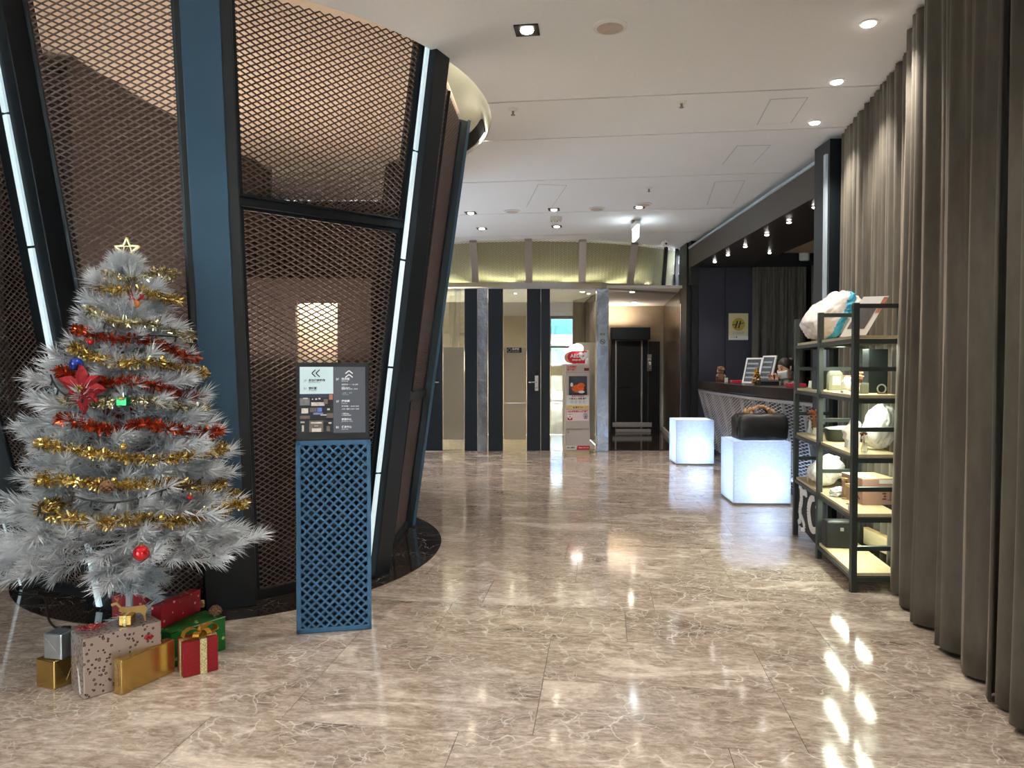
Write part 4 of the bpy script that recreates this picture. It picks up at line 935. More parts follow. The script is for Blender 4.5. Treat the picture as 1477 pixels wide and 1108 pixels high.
st_.beam((-9*k, -.008, cz-.8*k), (-3*k, -.008, cz-.2*k), 1.0*k, .002, (0, 1, 0)); st_.beam((2*k, -.008, cz+.3*k), (8*k, -.008, cz+2.4*k), 1.0*k, .002, (0, 1, 0)); obj('emblem', st_, M['ink'], t)
text('好客民宿', 4*k, Vector((0, -.006, cz-12.2*k)), FACE, M['greyink'], t, align='CENTER'); obj('footer', MB().bb(-hwp, hwp, -.005, -.004, zz2(490), zz2(484.5)), M['white'], t); text('HOTEL ■', 2.4*k, Vector((-hwp+.02, -.006, zz2(486.5))), FACE, M['ink'], t)
# frames on the counter
def pframe(px, Y, w_, h_, rz, label, tilt=.28, rest=True):
    t = thing('framed_notice', label, 'frame', on(px, Y), rz); Rm = Matrix.Rotation(-tilt, 3, 'X')
    def rb(x0, x1, z0, z1, y0, y1): 
        mb = MB(); mb.bb(x0, x1, y0, y1, z0, z1); mb.v = [tuple(Rm @ Vector(v)) for v in mb.v]; return mb
    fr = MB()
    for a in ((-w_/2, w_/2, 0.002, .018), (-w_/2, w_/2, h_-.018, h_), (-w_/2, -w_/2+.018, .018, h_-.018), (w_/2-.018, w_/2, .018, h_-.018)):
        m_ = rb(a[0], a[1], a[2], a[3], -.008, .008); fr.add(m_.v, m_.f)
    obj('frame', fr, M['white'], t); obj('sheet', rb(-w_/2+.018, w_/2-.018, .018, h_-.018, -.003, .003), mat('poster_print', srgb(70, 72, 78), .4, var=.6, scale=30), t)
    lm = MB()
    for q in range(4): m_ = rb(-w_/2+.03, w_/2-.05, h_*(.2+.18*q), h_*(.2+.18*q)+.02, -.005, -.0035); lm.add(m_.v, m_.f)
    obj('lettering', lm, M['greyink'], t); obj('easel_leg', MB().beam((0, h_*math.sin(tilt)*.8, h_*math.cos(tilt)*.8), (0, h_*math.sin(tilt)*.8+.12, .0), .03, .006, (0, 1, 0)), M['black'], t); return t
pframe(1082, 8.9, .24, .32, -1.0, 'white framed notice leaning back at the left of the pair on the counter'); pframe(1102, 8.6, .24, .34, -1.25, 'white framed notice seen nearly edge-on beside the gold tree', .25)
gtree = thing('small_gold_tree', 'small gold ornament tree between the framed notices on the counter', 'ornament', on(1091.5, 8.25)); goldm = mat('gold_foil', srgb(214, 170, 76), .25, .9, var=.3, scale=60)
tb2 = MB(); rnn = random.Random(2)
for q in range(90):
    z = rnn.uniform(.02, .18); r = .045*(1-z/.20)+.006; a = rnn.uniform(0, 2*PI); tb2.ell((r*math.cos(a), r*math.sin(a), z), (.011, .011, .011), 6, 4)
obj('foliage', tb2, goldm, gtree); obj('pot', MB().lathe([(.025, 0), (.03, .03)], n=14), M['black'], gtree)
def doll(px, Y, label):
    t = thing('small_figurine', label, 'figurine', on(px, Y)); bw = mat('figurine_brown', srgb(120, 84, 62), .7, var=.3, scale=40) if 'figurine_brown' not in bpy.data.materials else bpy.data.materials['figurine_brown']
    b = MB(); b.lathe([(.055, 0), (.06, .04), (.045, .09), (.03, .11)], n=16); obj('body', b, bw, t, smooth=True); b = MB(); b.ell((0, 0, .145), (.045, .04, .042), 14, 10); obj('head', b, mat('figurine_tan', srgb(190, 140, 110), .7) if 'figurine_tan' not in bpy.data.materials else bpy.data.materials['figurine_tan'], t, smooth=True)
    b = MB(); rr = random.Random(px)
    for q in range(30):
        a = rr.uniform(0, 2*PI); e_ = rr.uniform(.1, 1.4); b.ell((.047*math.cos(a)*math.cos(e_), .042*math.sin(a)*math.cos(e_), .155+.042*math.sin(e_)), (.016, .016, .016), 6, 4)
    obj('hair', b, bw, t)
    for s in (-1, 1): obj('arm', MB().tube([(s*.04, -.01, .095), (s*.06, -.035, .07), (s*.045, -.055, .065)], .013, 8), bw, t, smooth=True)
    return t
doll(1039, 9.9, 'brown curly-haired figurine at the far end of the reception counter')
t = thing('card_holder', 'small white card standing beside the figurine on the counter', 'card', on(1047.5, 9.5)); b = MB(); b.bb(-.022, .022, -.002, .002, 0, .06); obj('card', b, M['white'], t); obj('foot', MB().bb(-.02, .02, -.02, .02, 0, .004), M['grey'], t)
M['redtray'] = mat('red_plastic', srgb(190, 26, 48), .35)
def tray(px, Y, w_, label):
    t = thing('red_tray', label, 'tray', on(px, Y), -.1); b = MB(); b.bb(-w_/2, w_/2, -.08, .08, 0, .008); obj('bottom', b, M['redtray'], t)
    b = MB()
    for a in ((-w_/2, w_/2, -.08, -.07), (-w_/2, w_/2, .07, .08), (-w_/2, -w_/2+.01, -.07, .07), (w_/2-.01, w_/2, -.07, .07)): b.bb(a[0], a[1], a[2], a[3], .008, .03)
    obj('rim', b, M['redtray'], t, bevel=.002)
tray(1062, 9.3, .13, 'red tray between the figurine and the framed notices'); tray(1148, 7.45, .16, 'red tray in front of the receptionist')
t = thing('keyboard_box', 'low black desk unit behind the gold tree', 'device', on(1111, 8.05)); obj('housing', MB().bb(-.10, .10, 0, .12, 0, .055), M['black'], t, bevel=.004); obj('top_edge', MB().bb(-.10, .10, -.004, 0, .04, .05), M['grey'], t)

# ================================================================== RECEPTIONIST
PX, PY = X_(1138, 8.25), 8.25
pr = thing('person', 'person with a white face mask and dark tied hair sitting behind the counter', 'person', (PX, PY, 0), -1.15)   # facing local -Y
skin = mat('skin', srgb(205, 152, 122), .5, var=.04); hairm = mat('dark_hair', srgb(28, 20, 18), .45, var=.3, scale=60, stretch=(1, 1, .2))
knit = NT('patterned_cardigan'); knit.b.inputs['Roughness'].default_value = .85
tc = knit.n('ShaderNodeTexCoord'); vo = knit.n('ShaderNodeTexVoronoi', i_Scale=22.0); knit.l(tc.outputs['Object'], vo.inputs['Vector']); knit.l(knit.ramp(vo.outputs['Distance'], [(.2, srgb(46, 34, 32)), (.5, srgb(90, 76, 70)), (.7, srgb(150, 140, 132))]), knit.b.inputs['Base Color']); knit = knit.m
def skinmesh(name, verts, edges, radii, mt, parent, root=0, lv=2, flat=None):
    me = bpy.data.meshes.new(name); me.from_pydata(verts, edges, []); o = bpy.data.objects.new(name, me); COL.objects.link(o)
    o.modifiers.new('k', 'SKIN')
    for i, r in enumerate(radii):
        sv = me.skin_vertices[0].data[i]; sv.radius = r if isinstance(r, tuple) else (r, r); sv.use_root = (i == root)
    s_ = o.modifiers.new('s', 'SUBSURF'); s_.levels = s_.render_levels = lv
    dg = bpy.context.evaluated_depsgraph_get(); m2 = bpy.data.meshes.new_from_object(o.evaluated_get(dg)); bpy.data.objects.remove(o)
    return link(name, m2, mt, parent, smooth=True)
E0 = .0   # seat offset: lowers the figure so the eyes meet the photo's height
Z = lambda z: z+E0
V_ = [(0, .02, Z(.52)), (0, .02, Z(.68)), (0, .0, Z(.86)), (0, -.02, Z(1.02)), (0, -.035, Z(1.10)), (0, -.05, Z(1.15)),
      (-.17, -.02, Z(1.02)), (-.23, -.12, Z(.84)), (-.075, -.27, Z(1.0)), (-.048, -.23, Z(1.065)),
      (.17, -.02, Z(1.02)), (.22, -.12, Z(.85)), (.07, -.275, Z(1.0)), (.038, -.23, Z(1.075)),
      (-.10, -.10, Z(.50)), (-.11, -.42, Z(.50)), (-.11, -.44, Z(.12)), (-.11, -.54, Z(.10)),
      (.10, -.10, Z(.50)), (.11, -.42, Z(.50)), (.11, -.44, Z(.12)), (.11, -.54, Z(.10))]
E_ = [(0, 1), (1, 2), (2, 3), (3, 4), (4, 5), (3, 6), (6, 7), (7, 8), (8, 9), (3, 10), (10, 11), (11, 12), (12, 13), (0, 14), (14, 15), (15, 16), (16, 17), (0, 18), (18, 19), (19, 20), (20, 21)]
R_ = [(.15, .11), (.13, .10), (.14, .10), (.12, .09), .05, .045, .06, .046, .035, .03, .06, .046, .035, .03, .08, .062, .04, .035, .08, .062, .04, .035]
skinmesh('body', V_, E_, R_, knit, pr)
hz = Z(1.245); HR = Matrix.Rotation(.30, 3, 'X')   # head bowed a little
b = MB(); b.ell((0, 0, 0), (.073, .092, .108), 22, 16)
hv = []
for v in b.v:
    x, y, z = v
    if z < 0 and y < .03: x *= 1+z*2.2; 
    if y < 0: y *= .94
    hv.append(tuple(HR @ Vector((x, y, z))+Vector((0, -.055, hz))))
b.v = hv
hp = lambda x, y, z: tuple(HR @ Vector((x, y, z))+Vector((0, -.055, hz)))
nz = MB(); nz.add([hp(-.012, -.083, -.02), hp(.012, -.083, -.02), hp(0, -.108, -.02), hp(0, -.084, .02)], [(0, 1, 2), (0, 2, 3), (1, 3, 2), (0, 3, 1)]); b.add(nz.v, nz.f)
for s in (-1, 1): b.ell(hp(s*.073, .005, -.005), (.010, .018, .028), 8, 6)
b.tube([hp(0, .01, -.06), (0, -.03, Z(1.12))], .045, 14)
obj('head', b, skin, pr, smooth=True)
ey = MB()
for s in (-1, 1): ey.ell(hp(s*.03, -.081, .012), (.013, .006, .006), 10, 6); ey.beam(hp(s*.016, -.088, .034), hp(s*.046, -.078, .036), .005, .004, (0, -1, 0))
obj('eyes', ey, hairm, pr)
mk = MB(); vs = []; fs = []
for j in range(7):
    for i in range(11):
        a = -1.15+2.3*i/10; z = -.012-.092*j/6; bul = 1+.10*math.sin(PI*j/6)
        vs.append(hp(.074*math.sin(a)*bul*(1-.3*j/6), -.098*math.cos(a)*bul*(1-.06*j/6)-.004, z))
for j in range(6):
    for i in range(10): a = j*11+i; fs.append((a, a+1, a+12, a+11))
mk.add(vs, fs); o = obj('face_mask', mk, M['white'], pr, smooth=True); md = o.modifiers.new('s', 'SOLIDIFY'); md.thickness = .003
hb = MB(); vs = []; fs = []
for j in range(9):
    t_ = PI*.62*j/8
    for i in range(24):
        a = 2*PI*i/24; fr_ = max(0, -math.sin(a)); t2 = t_*(1-.48*fr_)
        vs.append(hp(.079*math.sin(t2)*math.cos(a), .008+.099*math.sin(t2)*math.sin(a), .114*math.cos(t2)*(1+.03*math.sin(a*5))))
for j in range(8):
    for i in range(24): fs.append((j*24+i, j*24+(i+1) % 24, (j+1)*24+(i+1) % 24, (j+1)*24+i))
hb.add(vs, fs); hb.ell(hp(0, .105, .045), (.042, .042, .046), 14, 10); hb.ell(hp(0, .085, -.03), (.055, .03, .05), 12, 8)
o = obj('hair', hb, hairm, pr, smooth=True)
def hand(c, rz, mirror):
    c = Vector(c); vs = [(0, 0, 0), (0, -.01, .05)]; b_ = []
    Mx = Matrix.Rotation(rz, 3, 'Z') @ Matrix.Rotation(-.25, 3, 'X')
    pv = [(0, 0, -.02), (0, 0, .02), (0, 0, .045)]; ed = [(0, 1), (1, 2)]; rd = [(.022, .014), (.030, .013), (.032, .012)]
    for i, (x, l_) in enumerate(((-.024, .05), (-.008, .058), (.008, .055), (.024, .044))):
        n0 = len(pv); pv += [(x*.9, 0, .050), (x, -.012, .05+l_*.5), (x, -.034, .05+l_*.72), (x, -.045, .05+l_*.6)]; ed += [(2, n0), (n0, n0+1), (n0+1, n0+2), (n0+2, n0+3)]; rd += [.009, .0085, .008, .007]
    n0 = len(pv); pv += [(mirror*.030, -.01, .005), (mirror*.045, -.03, .028), (mirror*.04, -.045, .045)]; ed += [(0, n0), (n0, n0+1), (n0+1, n0+2)]; rd += [.011, .010, .008]
    pv = [tuple(Mx @ Vector(p)+c) for p in pv]; return skinmesh('hand', pv, ed, rd, skin, pr, lv=1)
hand((-.045, -.225, Z(1.075)), .3, 1); hand((.035, -.225, Z(1.085)), -.3, -1)
ch = thing('office_stool', 'dark stool under the seated receptionist, hidden by the counter', 'stool', (PX, PY, 0), -1.15); obj('seat', MB().lathe([(.2, .31), (.2, .355)], c=(0, .04, 0), n=24), M['black'], ch); obj('column', MB().cyl(0, .04, .03, .31, .03, 12), M['grey'], ch); obj('foot_ring', MB().lathe([(.22, 0), (.2, .03)], c=(0, .04, 0), n=24), M['grey'], ch)

# ================================================================== SHELF RACK
SA = Vector((1.895, 4.06, 0)); SB = Vector((2.005, 4.78, 0)); SCp = Vector((2.115, 5.46, 0))
rack = thing('shelf_rack', 'dark metal rack with pale wooden shelves in front of the curtain', 'shelf', SA, 0)
def L_(p): return p-SA
M['rack'] = mat('rack_metal', srgb(62, 68, 66), .5, .3, var=.06); M['wood'] = mat('pale_oak', srgb(208, 190, 152), .5, var=.14, scale=5, stretch=(6, .5, 6))
DEP = .25; PW = .032
back_off = Vector((DEP, .0, 0)); TOPZ = 1.605
for i, p in enumerate((SA, SB, SCp)):
    q = L_(p)
    obj('post', MB().bb(q.x-PW/2, q.x+PW/2, q.y-PW/2, q.y+PW/2, 0, TOPZ), M['rack'], rack, bevel=.002); obj('post', MB().bb(q.x+DEP-PW/2, q.x+DEP+PW/2, q.y-PW/2, q.y+PW/2, 0, TOPZ), M['rack'], rack, bevel=.002)
    for z in (1.588, 1.24, .906, .574, .245): obj('rung', MB().bb(q.x+PW/2, q.x+DEP-PW/2, q.y-PW/2+.002, q.y+PW/2-.002, z-.012, z+.012), M['rack'], rack)
LV = [1.41, 1.08, .75, .42, .09]
for k, z in enumerate(LV):
    a, b_ = L_(SA), L_(SB if z < .1 else SCp)
    for s in (0, 1): obj('shelf_rail', MB().beam(a+Vector((s*DEP, 0, z-.012)), b_+Vector((s*DEP, 0, z-.012)), .022, .022, (0, 0, 1)), M['rack'], rack)
    for p in ([a, L_(SB)] if z < .1 else [a, L_(SB), b_]): obj('cross_rail', MB().bb(p.x+PW/2, p.x+DEP-PW/2, p.y-.013, p.y+.013, z-.03, z-.004), M['rack'], rack)
    obj('shelf_board', MB().prism([a+Vector((.0, .0, z)), a+Vector((DEP, 0, z)), b_+Vector((DEP, 0, z)), b_+Vector((0, 0, z))], (0, 0, .017)), M['wood'], rack)
lamp('shelf_glow', 'AREA', (2.10, 4.55, 1.385), 1.9, (.90, 1, .80), .9, rot=(0, 0, -.15), sy=.05).rotation_euler = (0, 0, PI/2-.15)
lamp('shelf_glow', 'AREA', (2.10, 4.55, 1.055), 1.3, (.90, 1, .80), .9, sy=.05).rotation_euler = (0, 0, PI/2-.15)
lamp('shelf_glow', 'AREA', (2.10, 4.55, .725), 1.3, (.90, 1, .80), .9, sy=.05).rotation_euler = (0, 0, PI/2-.15)
lamp('shelf_glow', 'AREA', (2.06, 4.45, .395), 1.0, (.90, 1, .80), .7, sy=.05).rotation_euler = (0, 0, PI/2-.15)
ls = lambda z: z+.0185
def sh(px, Y, z): p = Vector((X_(px, Y), Y, ls(z))); return p
from mathutils import noise as MN
def mnoise(v): return MN.noise(v)
def blob(name, label, cat, loc, size, seed, mt, rot=(0, 0, 0), parent=None, p_=2.6, wr=.08, group=None, pinch=0):
    rn = random.Random(seed); b = bmesh.new(); bmesh.ops.create_icosphere(b, subdivisions=5, radius=1)
    ph_ = [(Vector((rn.uniform(-1, 1), rn.uniform(-1, 1), rn.uniform(-1, 1)))*rn.uniform(2, 6), rn.uniform(0, 6)) for _ in range(9)]
    for v in b.verts:
        x, y, z = v.co; s = 1/(abs(x)**p_+abs(y)**p_+abs(z)**p_)**(1/p_); c = v.co*s
        f = sum(math.sin(c.dot(d)+q)/(1+i*.35) for i, (d, q) in enumerate(ph_))*wr*.35; c = c*(1+f)
        k2 = mnoise(c*2.3+Vector((seed, 0, 0)))*.10+abs(mnoise(c*4.7+Vector((0, seed, 0))))*-.10
        c = c*(1+k2*(wr/.08)); c.z = max(c.z, -.97)
        v.co = (c.x*size[0], c.y*size[1], (c.z+.97)*size[2])
    me = bpy.data.meshes.new('m'); b.to_mesh(me); b.free(); me.transform(Matrix.Rotation(rot[0], 4, 'X') @ Matrix.Rotation(rot[1], 4, 'Y'))
    zmin = min(v.co.z for v in me.vertices); me.transform(Matrix.Translation((0, 0, -zmin)))
    if parent: return link(name, me, mt, parent, smooth=True)
    t = thing(name, label, cat, loc, rot[2], group); link('wrapped_body', me, mt, t, smooth=True); return t
M['plastic'] = mat('white_wrap', srgb(226, 224, 222), .22, var=.08, scale=9, bump=.5, coat=.4); M['pinkwrap'] = mat('pale_wrap', srgb(226, 218, 214), .25, var=.1, scale=8, bump=.5, coat=.4)
M['kraft'] = mat('kraft_card', srgb(196, 164, 116), .7, var=.06); M['cyan'] = mat('blue_tape', srgb(70, 170, 205), .4)
bb_ = blob('wrapped_bundle', 'large white plastic-wrapped bundle with blue tape on the top shelf', 'bundle', sh(1205, 5.09, 1.41), (.20, .135, .12), 3, M['pinkwrap'], rot=(0, -.62, .1), p_=3.0, wr=.10)
bb_.location.x += .03
body = bb_.children[0].data
x0_, x1_ = min(v.co.x for v in body.vertices), max(v.co.x for v in body.vertices); z1_ = max(v.co.z for v in body.vertices)
pa = Vector((x0_+(x1_-x0_)*.40, 0, .02)); pb_ = Vector((x0_+(x1_-x0_)*.80, 0, z1_*.98)); dd = (pb_-pa).normalized(); nn_ = Vector((-dd.z, 0, dd.x))
vs = []; fs = []
for p in body.polygons:
    c = Vector(p.center); c.y = 0; dl = (c-pa).dot(nn_)
    if abs(dl+.006*math.sin(c.z*40)) < .024 and p.normal.y < .1 and p.center.y < .0:
        b0 = len(vs)
        for vi in p.vertices: vs.append(tuple(body.vertices[vi].co+body.vertices[vi].normal*.003))
        fs.append(tuple(range(b0, b0+len(p.vertices))))
t_ = MB(); t_.add(vs, fs); obj('blue_tape', t_, M['cyan'], bb_)
pfm = thing('display_card', 'white and grey display card leaning back on the nearest end of the top shelf', 'card', sh(1231, 4.28, 1.41), -.35)
Rm = Matrix.Rotation(.62, 3, 'Y')
def rbx(x0, x1, y0, y1, z0, z1, shear=.55):
    mb = MB(); mb.bb(x0, x1, y0, y1, z0, z1); mb.v = [(v[0]+v[2]*shear, v[1]+v[2]*.25, v[2]) for v in mb.v]; return mb
obj('board', rbx(-.075, .06, 0, .004, .0, .235), M['white'], pfm); obj('print', rbx(-.062, .03, -.003, -.0005, .045, .19), mat('card_print', srgb(96, 92, 92), .5, var=.2), pfm); obj('print', rbx(.036, .058, -.003, -.0005, .14, .23), mat('card_red', srgb(190, 110, 90), .5, var=.3, scale=30), pfm)
obj('easel_leg', MB().beam((.05, .06, .17), (.04, .14, .0), .02, .004, (0, 1, 0)), M['black'], pfm)
# --- second shelf
z = 1.08
t = thing('liquid_bottle', 'clear square bottle half full of yellow liquid on the second shelf', 'bottle', sh(1204, 4.88, z), -.1); clearp = mat('bottle_plastic', srgb(232, 232, 214), .15, var=.02, alpha=.42)
def sq(mb, prof, k=.82):
    n = 20; vs = []; fs = []
    for r, zz_ in prof:
        for i in range(n):
            a = 2*PI*i/n; c_, s_ = math.cos(a), math.sin(a); e_ = 1/((abs(c_)**5+abs(s_)**5)**.2); vs.append((r*c_*e_, r*s_*e_*k, zz_))
    for i in range(len(prof)-1):
        for q in range(n): fs.append((i*n+q, i*n+(q+1) % n, (i+1)*n+(q+1) % n, (i+1)*n+q))
    fs += [tuple(range(n))[::-1], tuple((len(prof)-1)*n+q for q in range(n))]; return mb.add(vs, fs)
obj('bottle_body', sq(MB(), [(.044, 0), (.046, .005), (.046, .10), (.040, .118), (.02, .135), (.014, .138)]), clearp, t, smooth=False); obj('liquid', sq(MB(), [(.042, .003), (.043, .045)]), mat('yellow_liquid', srgb(206, 196, 110), .15, trans=.3), t); obj('cap', MB().cyl(0, 0, .138, .15, .018, 14), M['white'], t); obj('label', MB().bb(-.026, .026, -.0405, -.0385, .035, .095), M['white'], t)
t = thing('black_box', 'tall dark green-black box on the second shelf', 'box', sh(1262, 4.40, z), -.1); obj('carton', MB().bb(-.055, .055, -.05, .05, 0, .26), mat('dark_green_card', srgb(16, 24, 24), .5), t, bevel=.002); obj('lid_seam', MB().bb(-.056, .056, -.051, .051, .178, .18), M['black'], t)
t = thing('kraft_box', 'kraft cardboard box beside the tall dark box on the second shelf', 'box', sh(1281, 4.60, z), -.05); obj('carton', MB().bb(-.07, .07, -.07, .07, 0, .125), M['kraft'], t, bevel=.002); obj('tape', MB().bb(-.071, .071, -.012, .012, .1255, .127), M['wood'], t)
t = thing('kraft_box', 'kraft cardboard box behind the bottle on the second shelf', 'box', sh(1226, 5.04, z), -.1); obj('carton', MB().bb(-.075, .065, -.05, .05, 0, .095), M['kraft'], t, bevel=.002); obj('tape', MB().bb(-.076, .066, -.012, .012, .0955, .097), M['wood'], t)
t = thing('perfume_bottle', 'small black glass bottle in front of the tall dark box', 'bottle', sh(1246, 4.22, z)); obj('bottle_body', MB().bb(-.018, .018, -.012, .012, 0, .05), M['black'], t, bevel=.002); obj('glass_shell', MB().bb(-.024, .022, -.017, .017, 0, .062), clearp, t, bevel=.003)
fmc = mat('dried_flower', srgb(200, 160, 130), .8, var=.3, scale=50); fmb = mat('dried_brown', srgb(130, 84, 56), .8, var=.3, scale=50)
def flower(loc, label, h=.09, mt=fmc, vase='white', seed=1, n=14, spread=.03, pot=True):
    t = thing('dried_flowers', label, 'flowers', loc); r_ = random.Random(seed)
    if pot: obj('vase', MB().lathe([(.016, 0), (.020, .02), (.012, .045), (.015, .055)], n=16), M['white'] if vase == 'white' else clearp, t, smooth=True)
    fl_ = MB(); sm_ = MB()
    for q in range(n):
        x, y = r_.uniform(-spread, spread), r_.uniform(-spread, spread)*.6; zz_ = h*r_.uniform(.7, 1.1); sm_.tube([(0, 0, .03), (x*.6, y*.6, zz_*.7), (x, y, zz_)], .0015, 4); 
        for w_ in range(4): fl_.ell((x+r_.uniform(-.008, .008), y+r_.uniform(-.008, .008), zz_+r_.uniform(-.006, .006)), (.008, .008, .006), 6, 4)
    obj('stem', sm_, fmb, t); obj('flower_head', fl_, mt, t); return t
flower(sh(1238, 4.35, z), 'pale dried flowers in a small vase by the front post, second shelf', .12, seed=3)
blob('wrapped_bundle', 'small white lace pouch between bottle and dried flowers on the second shelf', 'pouch', sh(1222, 4.60, z), (.045, .04, .045), 8, M['plastic'], rot=(0, .4, 0), wr=.15)
t = thing('price_card', 'small white tent card at the far end of the second shelf', 'card', sh(1168, 5.28, z)); obj('card', MB().prism([(-.012, 0, 0), (.012, 0, 0), (.014, 0, .055), (-.004, 0, .055)], (0, .004, 0)), M['white'], t); obj('foot', MB().bb(-.02, .018, -.015, .015, 0, .008), M['wood'], t)
t = thing('small_candle', 'small pale block on the front edge of the second shelf', 'block', sh(1219, 4.36, z)); obj('block', MB().bb(-.02, .014, -.02, .02, 0, .015), M['pinkwrap'], t, bevel=.003)
t = thing('glass_snail_ornament', 'small round glass ornament in front of the kraft box', 'ornament', sh(1272, 4.16, z)); rg = ring((0, .03), .028, .008, 20, 0); obj('ring', rg, clearp, t); obj('foot', MB().bb(-.02, .03, -.01, .01, 0, .006), fmb, t)
t = thing('webcam_stand', 'black device with a white spot at the far end of the second shelf', 'device', sh(1181, 5.05, z), .2); obj('housing', MB().bb(-.035, .04, -.03, .03, 0, .13), M['black'], t, bevel=.006); blob('cloth', '', '', (0, 0, 0), (.02, .018, .025), 5, M['plastic'], parent=t)
# --- third shelf
z = .75
w3_ = blob('wrapped_bundle', 'large white plastic-wrapped pillow bulging between shelf boards at the near end', 'bundle', sh(1262, 4.30, z), (.075, .10, .135), 21, M['plastic'], rot=(0, .25, .1), p_=2.4, wr=.12)
t = thing('kraft_box', 'wide kraft box at the near end of the third shelf', 'box', sh(1280, 4.60, z), -.1); obj('carton', MB().bb(-.07, .08, -.12, .12, 0, .14), M['kraft'], t, bevel=.002); obj('tape', MB().bb(-.071, .081, -.012, .012, .1405, .142), M['wood'], t)
t = thing('dark_basin', 'dark green basin lined with white paper on the third shelf', 'basin', sh(1212, 4.80, z), -.15); obj('basin', MB().lathe([(.075, 0), (.085, .01), (.10, .075), (.104, .08), (.098, .08), (.09, .07)], n=28, sy=.8), mat('basin_green', srgb(50, 58, 50), .4), t, smooth=True)
bl_ = MB(); bl_.add([(-.085, -.05, .083), (.0, -.06, .075), (.09, -.04, .088), (.085, .05, .10), (.0, .06, .09), (-.08, .05, .086), (0, 0, .10)], [(0, 1, 6), (1, 2, 6), (2, 3, 6), (3, 4, 6), (4, 5, 6), (5, 0, 6)]); o = obj('paper_liner', bl_, M['plastic'], t); md = o.modifiers.new('s', 'SOLIDIFY'); md.thickness = .003
flower(sh(1176, 5.20, z), 'rust brown dried flowers at the far end of the third shelf', .16, mat('rust_petals', srgb(170, 92, 56), .8, var=.3, scale=50), 'g', 6, 18, .035)
t = thing('white_vase', 'small white figurine beside the rust brown flowers', 'vase', sh(1169, 5.30, z)); obj('vase_body', MB().lathe([(.018, 0), (.02, .02), (.008, .05), (.010, .085), (.004, .10)], n=16), M['white'], t, smooth=True)
flower(sh(1248, 4.16, z), 'two brown dried blooms in clear glass at the near end of the third shelf', .14, fmb, 'g', 9, 3, .03)
# plaster profile: folded white bag with a nose-like fold
t = thing('folded_paper_bag', 'pinkish white bag with a pointed fold beside the front post on the third shelf', 'bag', sh(1232, 4.34, z), 0)
pb = MB(); pb.prism([(-.045, -.02, .005), (.03, -.02, .005), (.04, -.02, .15), (.0, -.02, .19), (-.02, -.02, .145), (-.062, -.02, .105), (-.05, -.02, .085), (-.055, -.02, .06), (-.038, -.02, .045)], (0, .05, 0)); obj('paper_body', pb, M['pinkwrap'], t, bevel=.006); obj('fold', MB().beam((-.02, -.021, .14), (.01, -.021, .02), .006, .004, (0, 1, 0)), M['plastic'], t)
# --- fourth shelf
z = .42
w4_ = blob('wrapped_bundle', 'white cushion in plastic leaning on the far part of the fourth shelf', 'bundle', sh(1204, 5.02, z), (.12, .11, .09), 31, M['plastic'], rot=(0, -.6, .1), p_=2.4, wr=.10)
blob('wrapped_bundle', 'small crumpled white pouch in the middle of the fourth shelf', 'pouch', sh(1214, 4.62, z), (.07, .04, .028), 33, M['plastic'], rot=(0, -.1, .2), wr=.2)
t = thing('printed_carton', 'reddish printed carton with a wooden top at the near end of the fourth shelf', 'box', sh(1262, 4.42, z), .02); rk = mat('red_brown_card', srgb(176, 138, 124), .65, var=.08, scale=14)
obj('carton', MB().bb(-.12, .085, -.10, .16, 0, .15), rk, t, bevel=.002); obj('top_board', MB().bb(-.12, .085, -.10, .16, .1505, .156), M['wood'], t)
obj('label', MB().bb(-.02, .075, -.103, -.1005, .125, .148), M['pinkwrap'], t)
lt_ = MB()
for q in range(5): lt_.bb(.0+.008*(q % 2), .022, -.103, -.1005, .03+q*.016, .038+q*.016)
lt_.bb(.045, .047, -.103, -.1005, .03, .11); lt_.bb(.03, .075, -.103, -.1005, .028, .030)
obj('print', lt_, mat('carton_print', srgb(110, 56, 46), .6), t)
lf = MB(); 
for q in range(6): lf.beam((-.1215, -.07+.03*q, .03+.012*q), (-.1215, -.05+.03*q, .045+.014*q), .008, .002, (1, 0, 0))
obj('print', lf, bpy.data.materials['carton_print'], t)
brs = mat('brass_tone', srgb(190, 170, 120), .3, .8)
for px, Y, h_, lb in ((1221, 4.52, .13, 'brass hourglass-shaped stand farther from the front post'), (1228, 4.34, .12, 'brass hourglass-shaped stand closest to the front post')):
    t = thing('brass_stand', lb, 'stand', sh(px, Y, z), group='brass stands on the fourth shelf'); obj('base', MB().lathe([(.022, 0), (.02, .006), (.005, .012)], n=18), brs, t); obj('stem', MB().lathe([(.004, .012), (.007, h_*.5), (.004, h_-.02)], n=12), brs, t, smooth=True); obj('cup', MB().lathe([(.008, h_-.02), (.026, h_-.005), (.028, h_)], n=18), brs, t, smooth=True)
t = thing('price_card', 'small pale bracket card at the far end of the fourth shelf', 'card', sh(1171, 5.15, z)); cb_ = MB(); cb_.bb(-.018, -.012, 0, .03, 0, .05); cb_.bb(.012, .018, 0, .03, 0, .045); cb_.bb(-.018, .018, 0, .03, .05, .056); obj('card', cb_, M['wood'], t)
t = thing('small_block', 'small reddish block at the near front edge of the fourth shelf', 'block', sh(1231, 4.14, z)); obj('block', MB().bb(-.018, .012, -.015, .015, 0, .03), M['pinkwrap'], t, bevel=.003)
